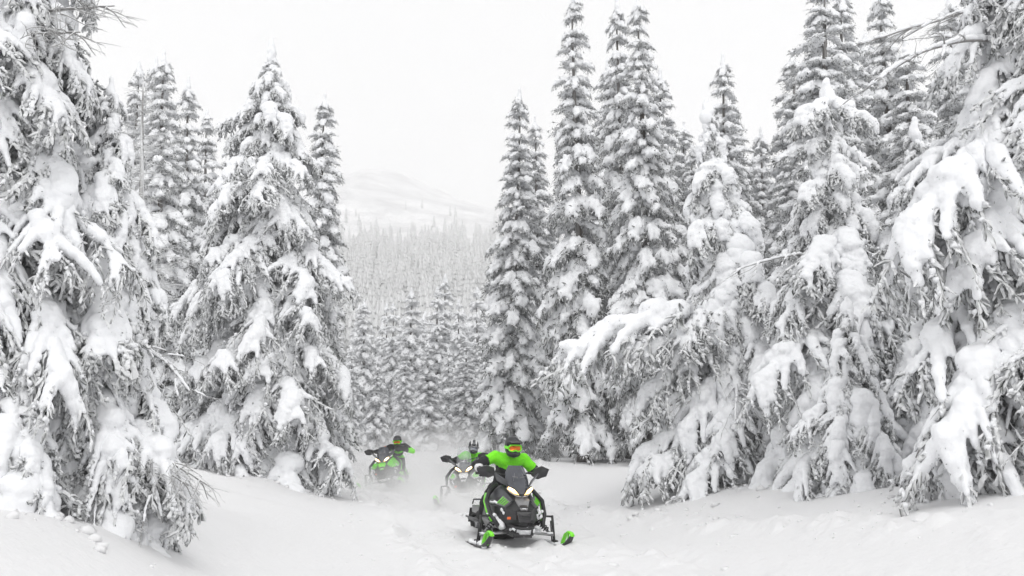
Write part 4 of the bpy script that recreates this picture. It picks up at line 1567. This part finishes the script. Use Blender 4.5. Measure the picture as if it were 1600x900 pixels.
STAND = dict(SIT, hip=(.20, .55, .84), chest=(.33, .14, 1.10), neck=(.36, .04, 1.20), head=(.38, -.08, 1.33), head_rot=(math.radians(12), math.radians(6), math.radians(6)),
             sh_l=(.12, .08, 1.18), el_l=(-.16, .08, 1.10), ha_l=(-.46, -.10, 1.11), sh_r=(.54, .12, 1.15), el_r=(.74, .20, .97), ha_r=(.50, -.04, 1.06),
             kn_l=(-.12, .20, .68), kn_r=(.40, .20, .68), ft_l=(-.30, .50, .36), ft_r=(.32, .52, .38))
p3 = P(612, 668, 34.0)
sled3 = build_sled('snowmobile', 'lime green snowmobile farthest back on the trail, leaning in the snow dust',
                   dict(nose='lime', cheek='lime', patch='lime', low='lime'), steer=math.radians(-10))
rider3 = build_rider('rider hunched over the bars with orange armband on the farthest sled', STAND, dict(
    torso=[((0, .38), 0), ((.38, .60), 1), ((.60, .74), 0), ((.74, 1), 1)], arm_l=[((0, .20), 1), ((.20, .34), 3), ((.34, .62), 0), ((.62, 1), 1)], arm_r=[((0, .3), 1), ((.3, .75), 0), ((.75, 1), 1)],
    shell='shell', shell_stripe='shell', goggle='lime', lens='lens'))
place([sled3, rider3], (p3.x, p3.y, gz(p3.x, p3.y) + .05), math.radians(-5), math.radians(-8))

DUST = [(-3.3, 32.5, 0.0, 2.6, 1.4, 0.90, 1.7), (-1.0, 26.6, -0.05, 2.1, 1.2, 1.0, 2.8), (-1.4, 30.2, 0.4, 3.6, 3.0, 1.3, 0.4),
        (-2.0, 39.5, 0.8, 5.0, 4.0, 1.6, 0.4), (-1.9, 20.6, -0.1, 1.5, 2.4, 0.7, 0.7)]

# ------------------------------------------------------------------ winter haze and the snow dust thrown up by the sleds
def box_mesh(name, lo, hi, mat):
    V = np.array([(x, y, z) for z in (lo[2], hi[2]) for y in (lo[1], hi[1]) for x in (lo[0], hi[0])], float)
    Q = [(0, 2, 3, 1), (4, 5, 7, 6), (0, 1, 5, 4), (2, 6, 7, 3), (0, 4, 6, 2), (1, 3, 7, 5)]
    F = np.array([t for a, b, c, d in Q for t in ((a, b, c), (a, c, d))])
    return tri_mesh(name, V, F, np.zeros(12), np.zeros(12), None, [mat])


def volume_mat(name):
    m = bpy.data.materials.new(name)
    m.use_nodes = True
    n = m.node_tree
    n.nodes.clear()
    out = n.nodes.new('ShaderNodeOutputMaterial')
    v = n.nodes.new('ShaderNodeVolumePrincipled')
    v.inputs['Color'].default_value = (0.995, 0.995, 0.995, 1)
    n.links.new(v.outputs[0], out.inputs['Volume'])
    return m, n, v


m_haze, _, v_haze = volume_mat('haze_air')
v_haze.inputs['Density'].default_value = 0.0009
tag(link('haze', box_mesh('haze', (-1700, -80, -40), (1700, 3700, 470), m_haze)), kind='stuff')

for cx, cy, cz, rx, ry, rz, amp in DUST:
    m_dust, n, v = volume_mat('snow_dust')
    tc = n.nodes.new('ShaderNodeTexCoord')
    nz = n.nodes.new('ShaderNodeTexNoise')
    nz.inputs['Scale'].default_value = 1.6
    nz.inputs['Detail'].default_value = 1.5
    mp = n.nodes.new('ShaderNodeMapping')
    mp.inputs['Scale'].default_value = (rx, ry, rz)
    mp.inputs['Location'].default_value = (cx, cy, cz)
    n.links.new(tc.outputs['Object'], mp.inputs['Vector'])
    n.links.new(mp.outputs['Vector'], nz.inputs['Vector'])
    ln_ = n.nodes.new('ShaderNodeVectorMath')
    ln_.operation = 'LENGTH'
    n.links.new(tc.outputs['Object'], ln_.inputs[0])
    mr = n.nodes.new('ShaderNodeMapRange')
    mr.interpolation_type = 'SMOOTHSTEP'
    mr.inputs['From Min'].default_value = 0.97
    mr.inputs['From Max'].default_value = 0.0
    mr.inputs['To Min'].default_value = 0.0
    mr.inputs['To Max'].default_value = amp
    n.links.new(ln_.outputs['Value'], mr.inputs['Value'])
    nr = n.nodes.new('ShaderNodeMapRange')
    nr.inputs['From Min'].default_value = 0.34
    nr.inputs['From Max'].default_value = 0.64
    nr.inputs['To Min'].default_value = 0.1
    nr.inputs['To Max'].default_value = 1.6
    n.links.new(nz.outputs['Fac'], nr.inputs['Value'])
    ml = n.nodes.new('ShaderNodeMath')
    ml.operation = 'MULTIPLY'
    n.links.new(mr.outputs['Result'], ml.inputs[0])
    n.links.new(nr.outputs['Result'], ml.inputs[1])
    n.links.new(ml.outputs[0], v.inputs['Density'])
    iv, jf = ico(2)
    o = link('snow_dust', tri_mesh('snow_dust', iv * 1.03, jf, np.zeros(len(jf)), np.ones(len(jf)), None, [m_dust]))
    o.location = (cx, cy, cz)
    o.scale = (rx, ry, rz)
    tag(o, 'powder snow thrown up in clouds around and behind the sleds', 'snow dust', 'clouds of snow dust', kind='stuff')
